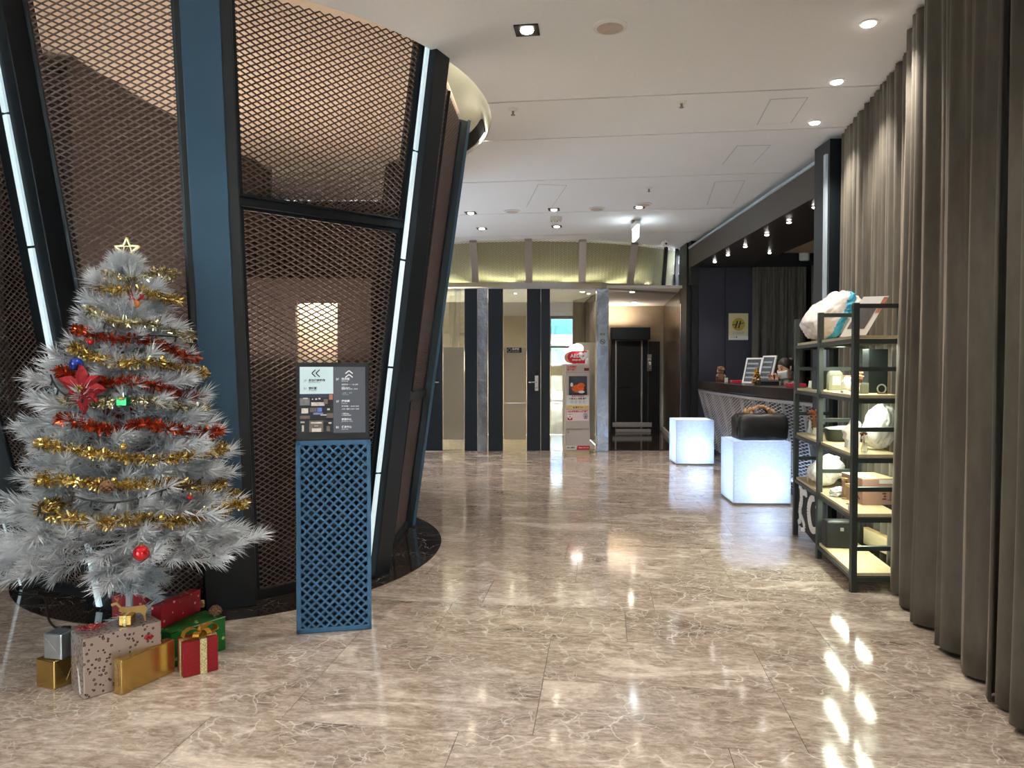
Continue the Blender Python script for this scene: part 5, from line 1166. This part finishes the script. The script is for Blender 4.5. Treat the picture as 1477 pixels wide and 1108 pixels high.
# --- bottom
z = .09
t = thing('dark_case', 'dark case standing at the back of the lowest shelf', 'case', sh(1208, 4.66, z), -.1); obj('case_body', MB().bb(-.075, .12, -.05, .05, 0, .17), M['black'], t, bevel=.01); obj('clasp', MB().bb(.01, .03, -.056, -.05, .11, .13), M['grey'], t)
t = thing('wooden_board', 'pale wooden board leaning along the back of the lowest shelf', 'board', sh(1262, 4.45, z), 0); obj('board', MB().prism([(.085, -.36, .0), (.115, -.36, .0), (.115, .30, .0), (.085, .30, .0)], (.0, 0, .10)), M['wood'], t); obj('edge', MB().bb(.084, .116, -.361, .301, .1005, .105), M['kraft'], t)
# swirl-printed fabric bag hanging between the far posts
fa, fb_ = G(1153, 742), G(1190, 786); u_ = (SB-SCp).normalized()
t = thing('printed_fabric_bag', 'black fabric bag with white swirling lettering hanging under the rack at its far bay', 'bag', (SCp.x+.02, SCp.y, 0)); ln = (SB-SCp).length-.05
pt = lambda s, zz_, o_=0: tuple(u_*s+Vector((-.004+o_*-1, 0, zz_)))
fb2 = MB(); fb2.prism([pt(.02, .085), pt(ln, .05), pt(ln, .40), pt(.02, .405)], (.03, 0, 0)); obj('fabric', fb2, mat('black_canvas', srgb(34, 28, 28), .8), t, bevel=.006)
def stroke(pts, wd):
    sw = MB()
    pts = spl([Vector((*p, 0)) for p in pts], 6)
    for i in range(len(pts)-1):
        a, b_ = pts[i], pts[i+1]; f_ = .5+.5*math.sin(PI*(i+.5)/(len(pts)-1)); sw.beam(pt(a.x, a.y, .004), pt(b_.x, b_.y, .004), wd*f_+.006, .003, (1, 0, 0))
    obj('swirl_print', sw, M['white'], t)
stroke([(.06, .38), (.12, .36), (.14, .28), (.10, .22), (.11, .14), (.03, .10)], .05); stroke([(.14, .36), (.2, .35), (.27, .36), (.28, .33)], .04); stroke([(.52, .36), (.42, .34), (.36, .26), (.40, .17), (.48, .14), (.60, .17)], .055); stroke([(.56, .30), (.62, .33), (.62, .22)], .04); stroke([(.05, .19), (.16, .16), (.24, .10), (.14, .07)], .035)
# ================================================================== CHRISTMAS TREE
TX, TY = X_(183, 3.2), 3.2; PXM = 3.2/F
tree = thing('christmas_tree', 'white artificial christmas tree with dense white needles', 'tree', (TX, TY, 0))
needle = mat('white_needles', srgb(200, 203, 208), .5, var=.05); twig = mat('white_twig', srgb(190, 190, 195), .6)
def prof(z):
    T_ = [(.24, .30), (.33, .46), (.43, .55), (.52, .565), (.60, .50), (.70, .44), (.80, .42), (.90, .41), (1.0, .37), (1.1, .335), (1.2, .31), (1.34, .255), (1.45, .21), (1.55, .155), (1.64, .09), (1.72, .05), (1.78, .03)]
    if z <= T_[0][0]: return T_[0][1]
    for (a, r0), (b, r1) in zip(T_[:-1], T_[1:]):
        if z <= b: return r0+(r1-r0)*(z-a)/(b-a)
    return .02
def branch_mesh(L, seed, nl=.072):
    r = random.Random(seed); mb = MB(); ax = []
    ax.append([(0, 0, 0), (L*.35, 0, .01), (L*.7, 0, .0), (L, 0, .02)])
    for s in range(5 if L > .25 else 3):
        t = .35+.5*s/(4 if L > .25 else 3); sd = (-1)**s; l2 = L*(.42-.2*t)+.03
        b = Vector((L*t, 0, .005)); d = Vector((math.cos(.75), sd*math.sin(.75), r.uniform(-.15, .35))).normalized(); ax.append([b, b+d*l2*.5, b+d*l2+Vector((.02, 0, .01))])
    V = []; Fc = []
    for ai, a in enumerate(ax):
        a = [Vector(p) for p in a]; seg = [(q-p).length for p, q in zip(a[:-1], a[1:])]; T_ = sum(seg)
        cnt = int((85 if ai == 0 else 125)*max(.7, min(1.5, T_/.2)))
        for q in range(cnt):
            t = (.42 if ai == 0 else .25)+(1-(.42 if ai == 0 else .25))*math.sqrt(r.random()); s = t*T_; i = 0
            while i < len(seg)-1 and s > seg[i]: s -= seg[i]; i += 1
            d = (a[i+1]-a[i]).normalized(); p = a[i]+d*s
            an = r.uniform(0, 2*PI); e1 = d.cross(Vector((0, 0, 1))).normalized(); e2 = e1.cross(d)
            lean = r.uniform(.40, .95)*(1-.3*t**4); n_ = (d*math.cos(lean)+(e1*math.cos(an)+e2*math.sin(an))*math.sin(lean)).normalized()
            l3 = nl*r.uniform(.7, 1.15); wv = n_.cross(Vector((r.uniform(-1, 1), r.uniform(-1, 1), r.uniform(-1, 1)))).normalized()*.0015
            mid = p+n_*l3*.6+Vector((0, 0, -.002)); tip = p+n_*l3+Vector((0, 0, -.005)); b0 = len(V)
            V += [p-wv, p+wv, mid+wv*.8, mid-wv*.8, tip]; Fc += [(b0, b0+1, b0+2, b0+3), (b0+3, b0+2, b0+4)]
    mb.add(V, Fc); st = MB()
    for a in ax: st.tube(a, [.004]+[.003]*(len(a)-2)+[.0015], 5)
    mb.m = 1; mb.add(st.v, st.f); me = mb.mesh('branch'); me.materials.append(needle); me.materials.append(twig); return me
var = [(L, [branch_mesh(L, int(L*1000)+k) for k in range(3)]) for L in (.10, .18, .27, .36, .46, .56)]
rt = random.Random(12)
def addbranch(z0, az, L, elev, roll=0):
    v = min(var, key=lambda q: abs(q[0]-L)); o = bpy.data.objects.new('branch', rt.choice(v[1])); COL.objects.link(o); o.parent = tree
    o.matrix_local = Matrix.Translation((0, 0, z0)) @ Matrix.Rotation(az, 4, 'Z') @ Matrix.Rotation(-elev, 4, 'Y') @ Matrix.Rotation(roll, 4, 'X') @ Matrix.Diagonal((L/v[0],)+(max(.85, min(1.15, L/v[0])),)*2+(1,))
tiers = 15
for t in range(tiers):
    z = .46+(1.64-.46)*(t/(tiers-1))**.97; R0 = prof(z); nb = max(5, int(5.4+R0*12)); a0 = rt.uniform(0, 6.28)
    for k in range(nb):
        az = a0+2*PI*k/nb+rt.uniform(-.2, .2); L = R0*rt.uniform(.80, 1.02)-.035
        back = max(0, math.sin(az)); L *= 1-.12*back
        el = .12+.5*(t/tiers)**1.5+rt.uniform(-.12, .12)
        if t < 2: el = rt.uniform(-.12, .08); L *= .97
        addbranch(z-math.sin(el)*L*.7, az, max(.06, L/math.cos(el)*.97), el, rt.uniform(-.5, .5))
for k in range(5): addbranch(.42, rt.uniform(0, 6.28), .15, -.7+rt.uniform(-.1, .1))
for k in range(5): addbranch(1.63, 2*PI*k/5, .07, 1.1)
for k in range(6): addbranch(.22, 2*PI*k/6+.3, .10, -1.15 if k % 2 else 1.1)
for k in range(12): addbranch(.20+.018*k, k*2.4, .085, .9 if k % 3 else -.3)
obj('trunk', MB().tube([(0, 0, .03), (0, 0, .9), (0, 0, 1.74)], [.016, .013, .004], 10), twig, tree)
stn = MB()
for k in range(3):
    a = 2*PI*k/3+.4; stn.tube([(0, 0, .16), (.10*math.cos(a), .10*math.sin(a), .05), (.17*math.cos(a), .17*math.sin(a), .008)], .008, 8)
obj('stand', stn, M['white'], tree)
goldt = mat('gold_tinsel', srgb(204, 178, 112), .25, .95, var=.25, scale=90); redt = mat('copper_red_tinsel', srgb(176, 68, 34), .28, .9, var=.35, scale=60); silvt = mat('pale_gold_tinsel', srgb(210, 200, 165), .25, .95, var=.2, scale=90)
def tpt(px, py, out=.92, add=.015):
    """point on the tree's front surface seen at the given place, in tree space"""
    Y = TY
    for _ in range(6):
        p = P(px, py, Y); R0 = prof(p.z)*out+add; dx = p.x-TX; Y = TY-math.sqrt(max(0.0009, R0*R0-dx*dx))
    return P(px, py, Y)-Vector((TX, TY, 0))
def garland(label, pts, mt, seed, rad=.031, dens=1300, back=True):
    q = [tpt(*p) for p in pts]
    if back:
        a, b = q[-1], q[0]; m_ = [Vector((a.x*1.02, .10, a.z)), Vector((a.x*.6, prof(a.z)*.78, a.z)), Vector((0, prof(a.z)*.86, (a.z+b.z)/2)), Vector((b.x*.6, prof(b.z)*.78, b.z)), Vector((b.x*1.02, .10, b.z)), b]; q = q+m_
    s = spl(q, 8); r = random.Random(seed); L = [0]
    for a, b in zip(s[:-1], s[1:]): L.append(L[-1]+(b-a).length)
    t = thing('tinsel_garland', label, 'garland', (TX, TY, 0), group='tinsel garlands on the tree')
    V = []; Fc = []; n = int(L[-1]*dens)
    for _ in range(n):
        d = r.uniform(0, L[-1]); i = next(k for k in range(len(L)-1) if L[k+1] >= d); f = (d-L[i])/max(1e-6, L[i+1]-L[i]); p = s[i].lerp(s[i+1], f)
        w_ = Vector((r.gauss(0, 1), r.gauss(0, 1), r.gauss(0, 1))).normalized(); c = w_.cross(Vector((r.gauss(0, 1), r.gauss(0, 1), r.gauss(0, 1)))).normalized()*.0028; l_ = r.uniform(.6, 1.1)*rad
        b0 = len(V); V += [p-c, p+c, p+w_*l_+c, p+w_*l_-c]; Fc.append((b0, b0+1, b0+2, b0+3))
    mb = MB(); mb.add(V, Fc); obj('tinsel', mb, mt, t); obj('core_string', MB().tube(s, .003, 5), mt, t); return t
garland('pale gold tinsel garland ringing the tree just below the star', [(150, 397), (180, 402), (215, 398), (232, 392)], silvt, 1)
garland('gold tinsel garland in the second ring from the star', [(138, 412), (165, 418), (200, 420), (238, 430)], goldt, 2)
garland('gold tinsel garland crossing behind the small reindeer ornament', [(128, 448), (160, 462), (200, 466), (235, 470), (256, 482)], silvt, 3)
garland('copper red tinsel garland highest on the tree', [(106, 476), (130, 482), (165, 490), (200, 488), (235, 498), (261, 514)], redt, 4, .032)
garland('gold tinsel garland just under the highest copper red one', [(104, 500), (135, 515), (175, 523), (220, 523), (262, 532), (276, 538)], goldt, 5)
garland('copper red tinsel garland passing behind the red poinsettia', [(84, 536), (110, 546), (150, 552), (195, 550), (235, 560), (268, 574)], redt, 6, .032)
garland('gold tinsel garland level with the green parcel ornament', [(92, 578), (140, 580), (185, 578), (230, 580), (275, 590)], silvt, 7)
garland('lowest copper red tinsel garland on the tree', [(86, 604), (120, 612), (160, 619), (205, 612), (250, 618), (298, 624)], redt, 8, .032)
garland('gold tinsel garland below the lowest copper red one', [(56, 640), (100, 648), (140, 654), (200, 662), (250, 662), (304, 652)], goldt, 9, .032)
garland('gold tinsel garland passing the pinecone', [(52, 692), (100, 694), (155, 700), (210, 698), (255, 696), (300, 706)], goldt, 10, .032)
garland('lowest gold tinsel garland, widest on the tree', [(58, 735), (100, 748), (150, 754), (200, 748), (260, 752), (330, 732)], goldt, 11, .038)
def cable(label, pts, r=.0035, loc=None, back=False):
    q = [tpt(*p, .97, .03) for p in pts]; t = thing('light_string', label, 'cable', (TX, TY, 0), group='dark light strings on the tree'); s = spl(q, 6)
    obj('wire', MB().tube(s, r, 6), M['black'], t, smooth=True)
    for k in range(3, len(s)-1, 5): obj('bulb', MB().tube([s[k], s[k]+Vector((0, -.01, -.022))], .004, 6), M['black'], t)
cable('dark light string looping under the second gold garland', [(146, 464), (160, 470), (185, 487), (220, 484), (258, 486)]); cable('dark light string hanging left of the poinsettia', [(73, 541), (80, 556), (95, 570), (120, 573), (160, 570)])
cable('dark light string sagging above the lowest gold garland', [(94, 711), (120, 720), (160, 725), (200, 719), (240, 706), (275, 700), (293, 688)]); cable('short dark light string loop at the lower left of the tree', [(62, 725), (56, 733), (62, 741), (80, 741)])
# star
t = thing('tree_star', 'open gold wire star on top of the tree', 'star', (TX, TY, 0)); c = P(183.5, 361, TY)-Vector((TX, TY, 0)); r0 = 18*PXM
pts = [c+Vector((r0*math.sin(2*PI*k/5), 0, r0*math.cos(2*PI*k/5))) for k in range(5)]; stb = MB()
pts2 = []
for k in range(10):
    rr = r0 if k % 2 == 0 else r0*.42; pts2.append(c+Vector((rr*math.sin(PI*k/5), -.0, rr*math.cos(PI*k/5))))
for k in range(10): stb.beam(pts2[k], pts2[(k+1) % 10], .0065, .012, (0, 1, 0))
for k in range(5): stb.beam(pts[k], pts[(k+2) % 5], .003, .006, (0, 1, 0))
goldw = mat('champagne_gold', srgb(214, 190, 140), .3, .85); obj('frame', stb, goldw, t); obj('clip', MB().tube([c+Vector((0, 0, -r0*.5)), (0, 0, 1.70)], .004, 6), goldw, t)
# poinsettia
ps = thing('poinsettia_flower', 'large red cloth poinsettia on the left of the tree', 'flower', (TX, TY, 0)); c = tpt(118, 560, 1.0, .03)
redc = mat('red_velvet_petal', srgb(140, 8, 20), .75, var=.12)
for k, (a, l_) in enumerate(((1.65, 30), (.62, 28), (-.05, 30), (-.75, 26), (-1.55, 34), (-2.3, 24), (2.75, 34), (3.5, 22))):
    d = Vector((math.cos(a), 0, math.sin(a))); s = Vector((-math.sin(a), 0, math.cos(a))); L = l_*PXM
    mb = MB(); rows_ = [(0, .08), (.3, .20), (.55, .27), (.8, .15), (1, .0)]; vs = []
    for f, w_ in rows_: vs += [c+d*L*f+s*w_*L+Vector((0, .012*f, 0)), c+d*L*f+Vector((0, -.012+.01*f, 0)), c+d*L*f-s*w_*L+Vector((0, .012*f, 0))]
    fs = []
    for i in range(4): fs += [(i*3, i*3+1, i*3+4, i*3+3), (i*3+1, i*3+2, i*3+5, i*3+4)]
    mb.add(vs, fs); o = obj('petal', mb, redc, ps); md = o.modifiers.new('s', 'SOLIDIFY'); md.thickness = .002
cb = MB()
for k in range(6): cb.ell(c+Vector((.010*math.cos(k), -.018, .010*math.sin(k))), (.006, .006, .006), 8, 6)
obj('flower_centre', cb, goldt, ps)
def hang(name, label, cat, px, py, out=1.0, add=.02): t = thing(name, label, cat, Vector((TX, TY, 0))+tpt(px, py, out, add)); return t
t = hang('red_bauble', 'shiny red bauble hanging low at the front of the tree', 'ornament', 204, 798, .8, .1); obj('ball', MB().ell((0, 0, 0), (.030,)*3, 24, 16), mat('red_gloss', srgb(200, 20, 34), .12, .5, coat=.6), t, smooth=True); obj('cap', MB().cyl(0, 0, .028, .038, .007, 10), goldt, t); obj('hook', MB().tube([(0, 0, .038), (.004, 0, .048), (0, 0, .055)], .0012, 5), M['chrome'], t)
t = hang('blue_bauble', 'blue and white patterned bauble above the poinsettia', 'ornament', 110, 525); obj('ball', MB().ell((0, 0, 0), (.026,)*3, 20, 14), mat('blue_gloss', srgb(40, 60, 150), .2, .3, var=.7, scale=50), t, smooth=True); obj('cap', MB().cyl(0, 0, .024, .032, .006, 10), M['chrome'], t)
t = hang('green_parcel', 'small shiny green parcel with a gold bow at the middle of the tree', 'ornament', 178, 579); obj('parcel', MB().bb(-.022, .022, -.016, .016, -.018, .018), mat('green_foil', srgb(20, 120, 66), .2, .6), t, bevel=.003); obj('bow', MB().ell((0, -.018, .012), (.016, .006, .007), 10, 6), goldt, t); obj('hook', MB().tube([(0, 0, .018), (0, 0, .035)], .0012, 5), M['chrome'], t)
def cone_ornament(name, label, loc):
    t = thing(name, label, 'pinecone', loc); mb = MB(); r = random.Random(5)
    for j in range(7):
        n = 8 if 0 < j < 6 else 5; rr = .024*math.sin(PI*(j+.8)/8)
        for k in range(n): a = 2*PI*k/n+j*.4; mb.ell((rr*math.cos(a), rr*math.sin(a), -.02+.0065*j), (.008, .008, .004), 6, 4, Matrix.Rotation(a, 3, 'Z') @ Matrix.Rotation(.6, 3, 'Y'))
    obj('scales', mb, mat('cone_brown', srgb(104, 74, 46), .6, var=.3), t); obj('core', MB().ell((0, 0, 0), (.014, .014, .024), 10, 8), bpy.data.materials['cone_brown'], t); return t
cone_ornament('pinecone', 'brown pinecone hanging on the lower middle of the tree', Vector((TX, TY, 0))+tpt(155, 702, 1, .02))
t = hang('reindeer_ornament', 'small reindeer ornament with red antlers near the treetop', 'ornament', 197, 434, 1, .03)
obj('head', MB().ell((0, 0, -.012), (.014, .010, .017), 12, 8), mat('toffee', srgb(196, 120, 50), .6), t, smooth=True); an = MB()
for s in (-1, 1):
    an.tube([(s*.004, 0, .0), (s*.018, 0, .012), (s*.030, 0, .026)], .005, 6); an.tube([(s*.016, 0, .010), (s*.032, 0, .006)], .004, 6); an.tube([(s*.02, 0, .014), (s*.016, 0, .028)], .004, 6)
obj('antlers', an, redc, t)
for px, py, nm, lb, mt in ((297, 623, 'small_santa_ornament', 'tiny red and brown ornament at the right end of the lowest copper garland', 'redc'), (287, 650, 'red_berry', 'tiny red berry under the right end of the copper garland', 'redc'), (274, 717, 'red_berry', 'tiny red berry on the lower right of the tree', 'redc'), (131, 493, 'red_berry', 'tiny red berry at the upper left of the tree', 'redc')):
    t = hang(nm, lb, 'ornament', px, py); obj('berry', MB().ell((0, 0, 0), (.012, .012, .013), 12, 8), bpy.data.materials['red_gloss'], t, smooth=True); obj('berry_cap', MB().ell((.004, -.006, .012), (.007,)*3, 8, 6), goldt, t)
for i, (px, py, lb) in enumerate(((178, 644, 'gold bauble near the middle of the gold garland'), (58, 694, 'pale gold bauble at the left end of the gold garland'), (233, 746, 'gold bauble at the right of the lowest gold garland'), (234, 517, 'pale gold bauble right of the upper gold garland'), (176, 527, 'small gold bauble just under the upper gold garland'))):
    t = hang('gold_bauble', lb, 'ornament', px, py, 1, .03); obj('ball', MB().ell((0, 0, 0), (.014,)*3, 16, 10), mat('gold_gloss', srgb(220, 190, 110), .12, .95) if i == 0 else bpy.data.materials['gold_gloss'], t, smooth=True); obj('cap', MB().cyl(0, 0, .012, .018, .004, 8), goldt, t)

# ================================================================== GIFTS
def gift(name, label, a, d, L, W, Hh, mt, z=0, extra=None, ribbon=None, cat='gift box'):
    """a: front lower corner; d: direction along the long front face; box extends to its left/back by W"""
    d = Vector((d[0], d[1], 0)).normalized(); rz = math.atan2(d.y, d.x); t = thing(name, label, cat, (a[0], a[1], z), rz)
    obj('wrapped_box', MB().bb(0, L, 0, W, .001, Hh), mt, t, bevel=.004); return t
def pattern(name, base, fig, sc, metal=.6, rough=.3, thr=.25, fig2=None):
    q = NT(name); tc = q.n('ShaderNodeTexCoord'); vo = q.n('ShaderNodeTexVoronoi', i_Scale=sc); q.l(tc.outputs['Object'], vo.inputs['Vector'])
    q.l(q.ramp(vo.outputs['Distance'], [(0, fig if not fig2 else fig2), (thr*.5, fig if not fig2 else fig2), (thr*.55, fig), (thr, fig), (thr+.04, base)]), q.b.inputs['Base Color']); q.b.inputs['Metallic'].default_value = metal; q.b.inputs['Roughness'].default_value = rough
    n = q.n('ShaderNodeTexNoise', i_Scale=14.0); q.l(tc.outputs['Object'], n.inputs['Vector']); q.bump(n.outputs[0], .35, .004); return q.m
silverp = pattern('silver_leopard_wrap', srgb(196, 180, 172), srgb(86, 72, 70), 60, .7, .3, .30, srgb(150, 132, 124)); reds = pattern('red_star_wrap', srgb(150, 14, 30), srgb(226, 170, 160), 30, .1, .4, .17)
greenp = pattern('green_wrap', srgb(16, 100, 36), srgb(170, 190, 120), 26, .2, .4, .2); goldf = mat('gold_wrap', srgb(196, 160, 92), .24, .9, var=.1, bump=.4, scale=12); silvf = mat('silver_wrap', srgb(196, 206, 216), .25, .9, bump=.6, scale=22)
glit = mat('red_glitter', srgb(140, 8, 22), .35, .3, var=.5, scale=220, bump=.6); glitg = mat('gold_glitter', srgb(220, 200, 150), .3, .7, var=.6, scale=220, bump=.6)
a = G(121, 1010); s1 = gift('silver_gift_box', 'large silver gift box with dark leopard-like print, biggest of the pile', a, (.19, .205), .285, .145, .228, silverp)
f1 = MB(); f1.beam((-.0015, .01, .22), (-.0015, .07, .11), .002, .001, (1, 0, 0)); f1.beam((-.0015, .135, .22), (-.0015, .07, .11), .002, .001, (1, 0, 0)); f1.beam((-.0015, .07, .11), (-.0015, .04, .01), .002, .001, (1, 0, 0)); obj('fold_seam', f1, M['chrome'], s1)
Ms = Matrix.Rotation(math.atan2(.205, .19), 3, 'Z')
def ons(x, y): p = Ms @ Vector((x, y, 0)); return Vector((a.x+p.x, a.y+p.y, .229))
g1 = gift('gold_gift_box', 'long flat gold gift box in front of the silver one', G(176, 1003.7), (.101, .221), .243, .045, .135, goldf)
f1 = MB(); f1.beam((-.0015, .004, .13), (-.0015, .022, .09), .0015, .001, (1, 0, 0)); f1.beam((-.0015, .041, .13), (-.0015, .022, .09), .0015, .001, (1, 0, 0)); f1.beam((-.0015, .022, .09), (-.0015, .022, .03), .0015, .001, (1, 0, 0)); obj('fold_seam', f1, M['chrome'], g1)
r1a = G(264, 979); r1 = gift('red_glitter_gift_box', 'red glitter gift box with a gold bow at the front right of the pile', r1a, (.11, .083), .137, .095, .142, glit)
obj('ribbon', MB().bb(.066, .092, -.003, .098, .001, .145), glitg, r1); obj('ribbon', MB().bb(-.003, .140, .03, .055, .001, .1445), glitg, r1)
bw = MB()
def loop(mb, c, d, L, w_, up=.03):
    d = Vector(d).normalized(); s = Vector((-d.y, d.x, 0)); pts = []
    for k in range(11):
        a_ = PI*k/10*2; pts.append(Vector(c)+d*(L*(1-math.cos(a_))/2)+Vector((0, 0, up*math.sin(a_)*(1 if k < 6 else .4)+.012*math.sin(a_/2))))
    vs = []
    for p in pts: vs += [p-s*w_/2, p+s*w_/2]
    mb.add(vs, [(2*k, 2*k+1, 2*k+3, 2*k+2) for k in range(10)])
c = (.078, .042, .148); loop(bw, c, (-1, -.2, 0), .075, .03); loop(bw, c, (.9, .35, 0), .075, .03); loop(bw, c, (-.5, -.8, 0), .06, .026, .015); loop(bw, c, (.5, -.7, 0), .045, .026, .02); loop(bw, c, (.4, .8, 0), .05, .026, .02)
goldr = mat('gold_ribbon', srgb(190, 138, 50), .3, .7); o = obj('bow', bw, goldr, r1); md = o.modifiers.new('s', 'SOLIDIFY'); md.thickness = .0015
gr_a = G(325.7, 937); gd_ = Vector((.567, .823, 0)); ga = gr_a-gd_*.255
g2 = gift('green_gift_box', 'green patterned gift box at the back right under the tall red one', ga, gd_, .255, .15, .148, greenp); obj('edge_seam', MB().bb(0, .255, -.001, .0, .146, .1485), M['chrome'], g2)
rb0 = P(232, 915.7, 3.06); r2 = gift('red_gift_box', 'red gift box with pale stars lying on top of the green one', (rb0.x, rb0.y), (P(290, 886, 3.30)-rb0)[:2], .248, .05, .098, reds, z=.149); obj('end_fold', MB().beam((.2485, .005, .06), (.2485, .045, .02), .002, .001, (1, 0, 0)), M['chrome'], r2)
o1 = G(80, 996.6); g3 = gift('gold_gift_box', 'square gold gift box at the far left of the pile', (o1.x, o1.y), (.97, .35), .10, .10, .112, goldf); g3.location = (o1.x-.0, o1.y, 0); g3.rotation_euler = (0, 0, math.atan2(-(2.877-2.84), .097)+PI/2*0); g3.location = (o1.x-.098, o1.y+.037, 0)
f1 = MB(); f1.beam((.1015, .01, .10), (.1015, .05, .02), .0015, .001, (1, 0, 0)); f1.beam((.1015, .09, .10), (.1015, .05, .02), .0015, .001, (1, 0, 0)); obj('fold_seam', f1, M['chrome'], g3)
g4 = gift('silver_gift_box', 'small crinkled silver gift box on the left gold one', (o1.x-.062, o1.y+.028), (.97, -.2), .082, .07, .10, silvf, z=.113); obj('fold_seam', MB().beam((.01, -.0012, .08), (.06, -.0012, .03), .0015, .001, (0, 1, 0)), M['chrome'], g4)
q = ons(.14, .05); g5 = gift('gold_cube_gift', 'tiny shiny gold parcel on top of the silver box beside the trunk', (q.x, q.y), (.98, .1), .048, .048, .042, goldf, z=.229); obj('ribbon', MB().bb(.02, .028, -.001, .049, .0, .0435), glitg, g5)
rq = P(158, 897, 3.34); g6 = gift('red_gift_box', 'red gift box with an orange bow behind the tree trunk', (rq.x, 3.36), (.98, .2), .15, .12, .20, reds); bw = MB(); loop(bw, (.075, .05, .202), (-1, 0, 0), .07, .03, .02); loop(bw, (.075, .05, .202), (1, 0, 0), .07, .03, .02); o = obj('bow', bw, mat('orange_ribbon', srgb(206, 120, 70), .3, .5), g6); md = o.modifiers.new('s', 'SOLIDIFY'); md.thickness = .0015
q = P(291, 886, 3.36); kb = gift('kraft_cube', 'small kraft block beside the right end of the tall red gift box', (q.x+.0, 3.335), (1, 0), .018, .018, .034, M['kraft'], z=.149, cat='box'); obj('tie', MB().bb(-.001, .019, -.001, .019, .015, .018), goldr, kb)
cone_ornament('pinecone', 'brown pinecone standing on the green gift box at the back right', ga+gd_*.235+Vector((-.035, .02, .172)))
# reindeer silhouette on the silver box
rd = thing('reindeer_cutout', 'flat golden reindeer figure standing on the silver gift box', 'ornament', ons(.20, .06)+Vector((0, 0, .0005)), .35)
gm = mat('gold_wood', srgb(176, 138, 84), .45, .3); outl = [(-.045, .045), (-.052, .052), (-.048, .062), (-.036, .066), (-.020, .062), (.025, .064), (.040, .066), (.050, .055), (.052, .045), (.046, .040), (.044, .022), (.046, .0), (.040, .0), (.036, .022), (.026, .036), (-.006, .036), (-.008, .020), (-.006, .0), (-.012, .0), (-.016, .022), (-.026, .036), (-.030, .018), (-.029, .0), (-.035, .0), (-.036, .02), (-.038, .042)]
obj('body', MB().prism([(x, 0, z) for x, z in outl], (0, .006, 0)), gm, rd); ah = MB(); ah.beam((-.042, .003, .06), (-.060, .003, .082), .008, .006, (0, 1, 0)); ah.beam((-.060, .003, .082), (-.078, .003, .076), .010, .006, (0, 1, 0)); ah.beam((-.058, .003, .084), (-.052, .003, .104), .003, .005, (0, 1, 0)); ah.beam((-.056, .003, .092), (-.066, .003, .104), .003, .005, (0, 1, 0)); obj('head', ah, gm, rd)
rbw = thing('red_shred_bow', 'bow of speckled red ribbon shreds on the left end of the silver box', 'bow', ons(.05, .085)+Vector((0, 0, .001)), .6); sb_ = MB(); r = random.Random(8)
for k in range(46):
    a_ = r.uniform(0, 2*PI); l_ = r.uniform(.02, .05); c = Vector((math.cos(a_)*.01, math.sin(a_)*.01, .003)); d = Vector((math.cos(a_)*l_, math.sin(a_)*l_*.7, r.uniform(.004, .022))); sb_.beam(c, c+d, .006, .0012, (0, 0, 1))
obj('ribbon_shreds', sb_, pattern('red_speckle', srgb(160, 30, 40), srgb(200, 150, 140), 90, .1, .5, .3), rbw)
rbd = thing('red_ribbon_rosette', 'small red rosette stuck on the right of the silver gift box', 'bow', (0, 0, 0)); p_ = Ms @ Vector((.235, -.004, 0)); rbd.location = (a.x+p_.x, a.y+p_.y, .175); rbd.rotation_euler = (0, 0, math.atan2(.205, .19)); rm_ = MB()
for k in range(6): rm_.ell((.012*math.cos(k*1.05), -.001, .006*math.sin(k*1.05)), (.007, .004, .005), 8, 6)
obj('rosette', rm_, redc, rbd)
cb2 = thing('power_cable', 'black power cable curling on the floor at the left of the gifts', 'cable', (0, 0, 0))
pts = [G(95, 908, .006), G(80, 905, .006), G(70, 893, .006), G(68, 876, .006), G(63, 862, .008), G(45, 858, .008), G(22, 852, .012), G(28, 840, .012), G(40, 846, .006)]
obj('wire', MB().tube(spl(pts, 6), .005, 7), M['black'], cb2, smooth=True); obj('plug', MB().bb(pts[0].x-.02, pts[0].x+.02, pts[0].y-.012, pts[0].y+.012, .0, .02), M['black'], cb2, bevel=.003)
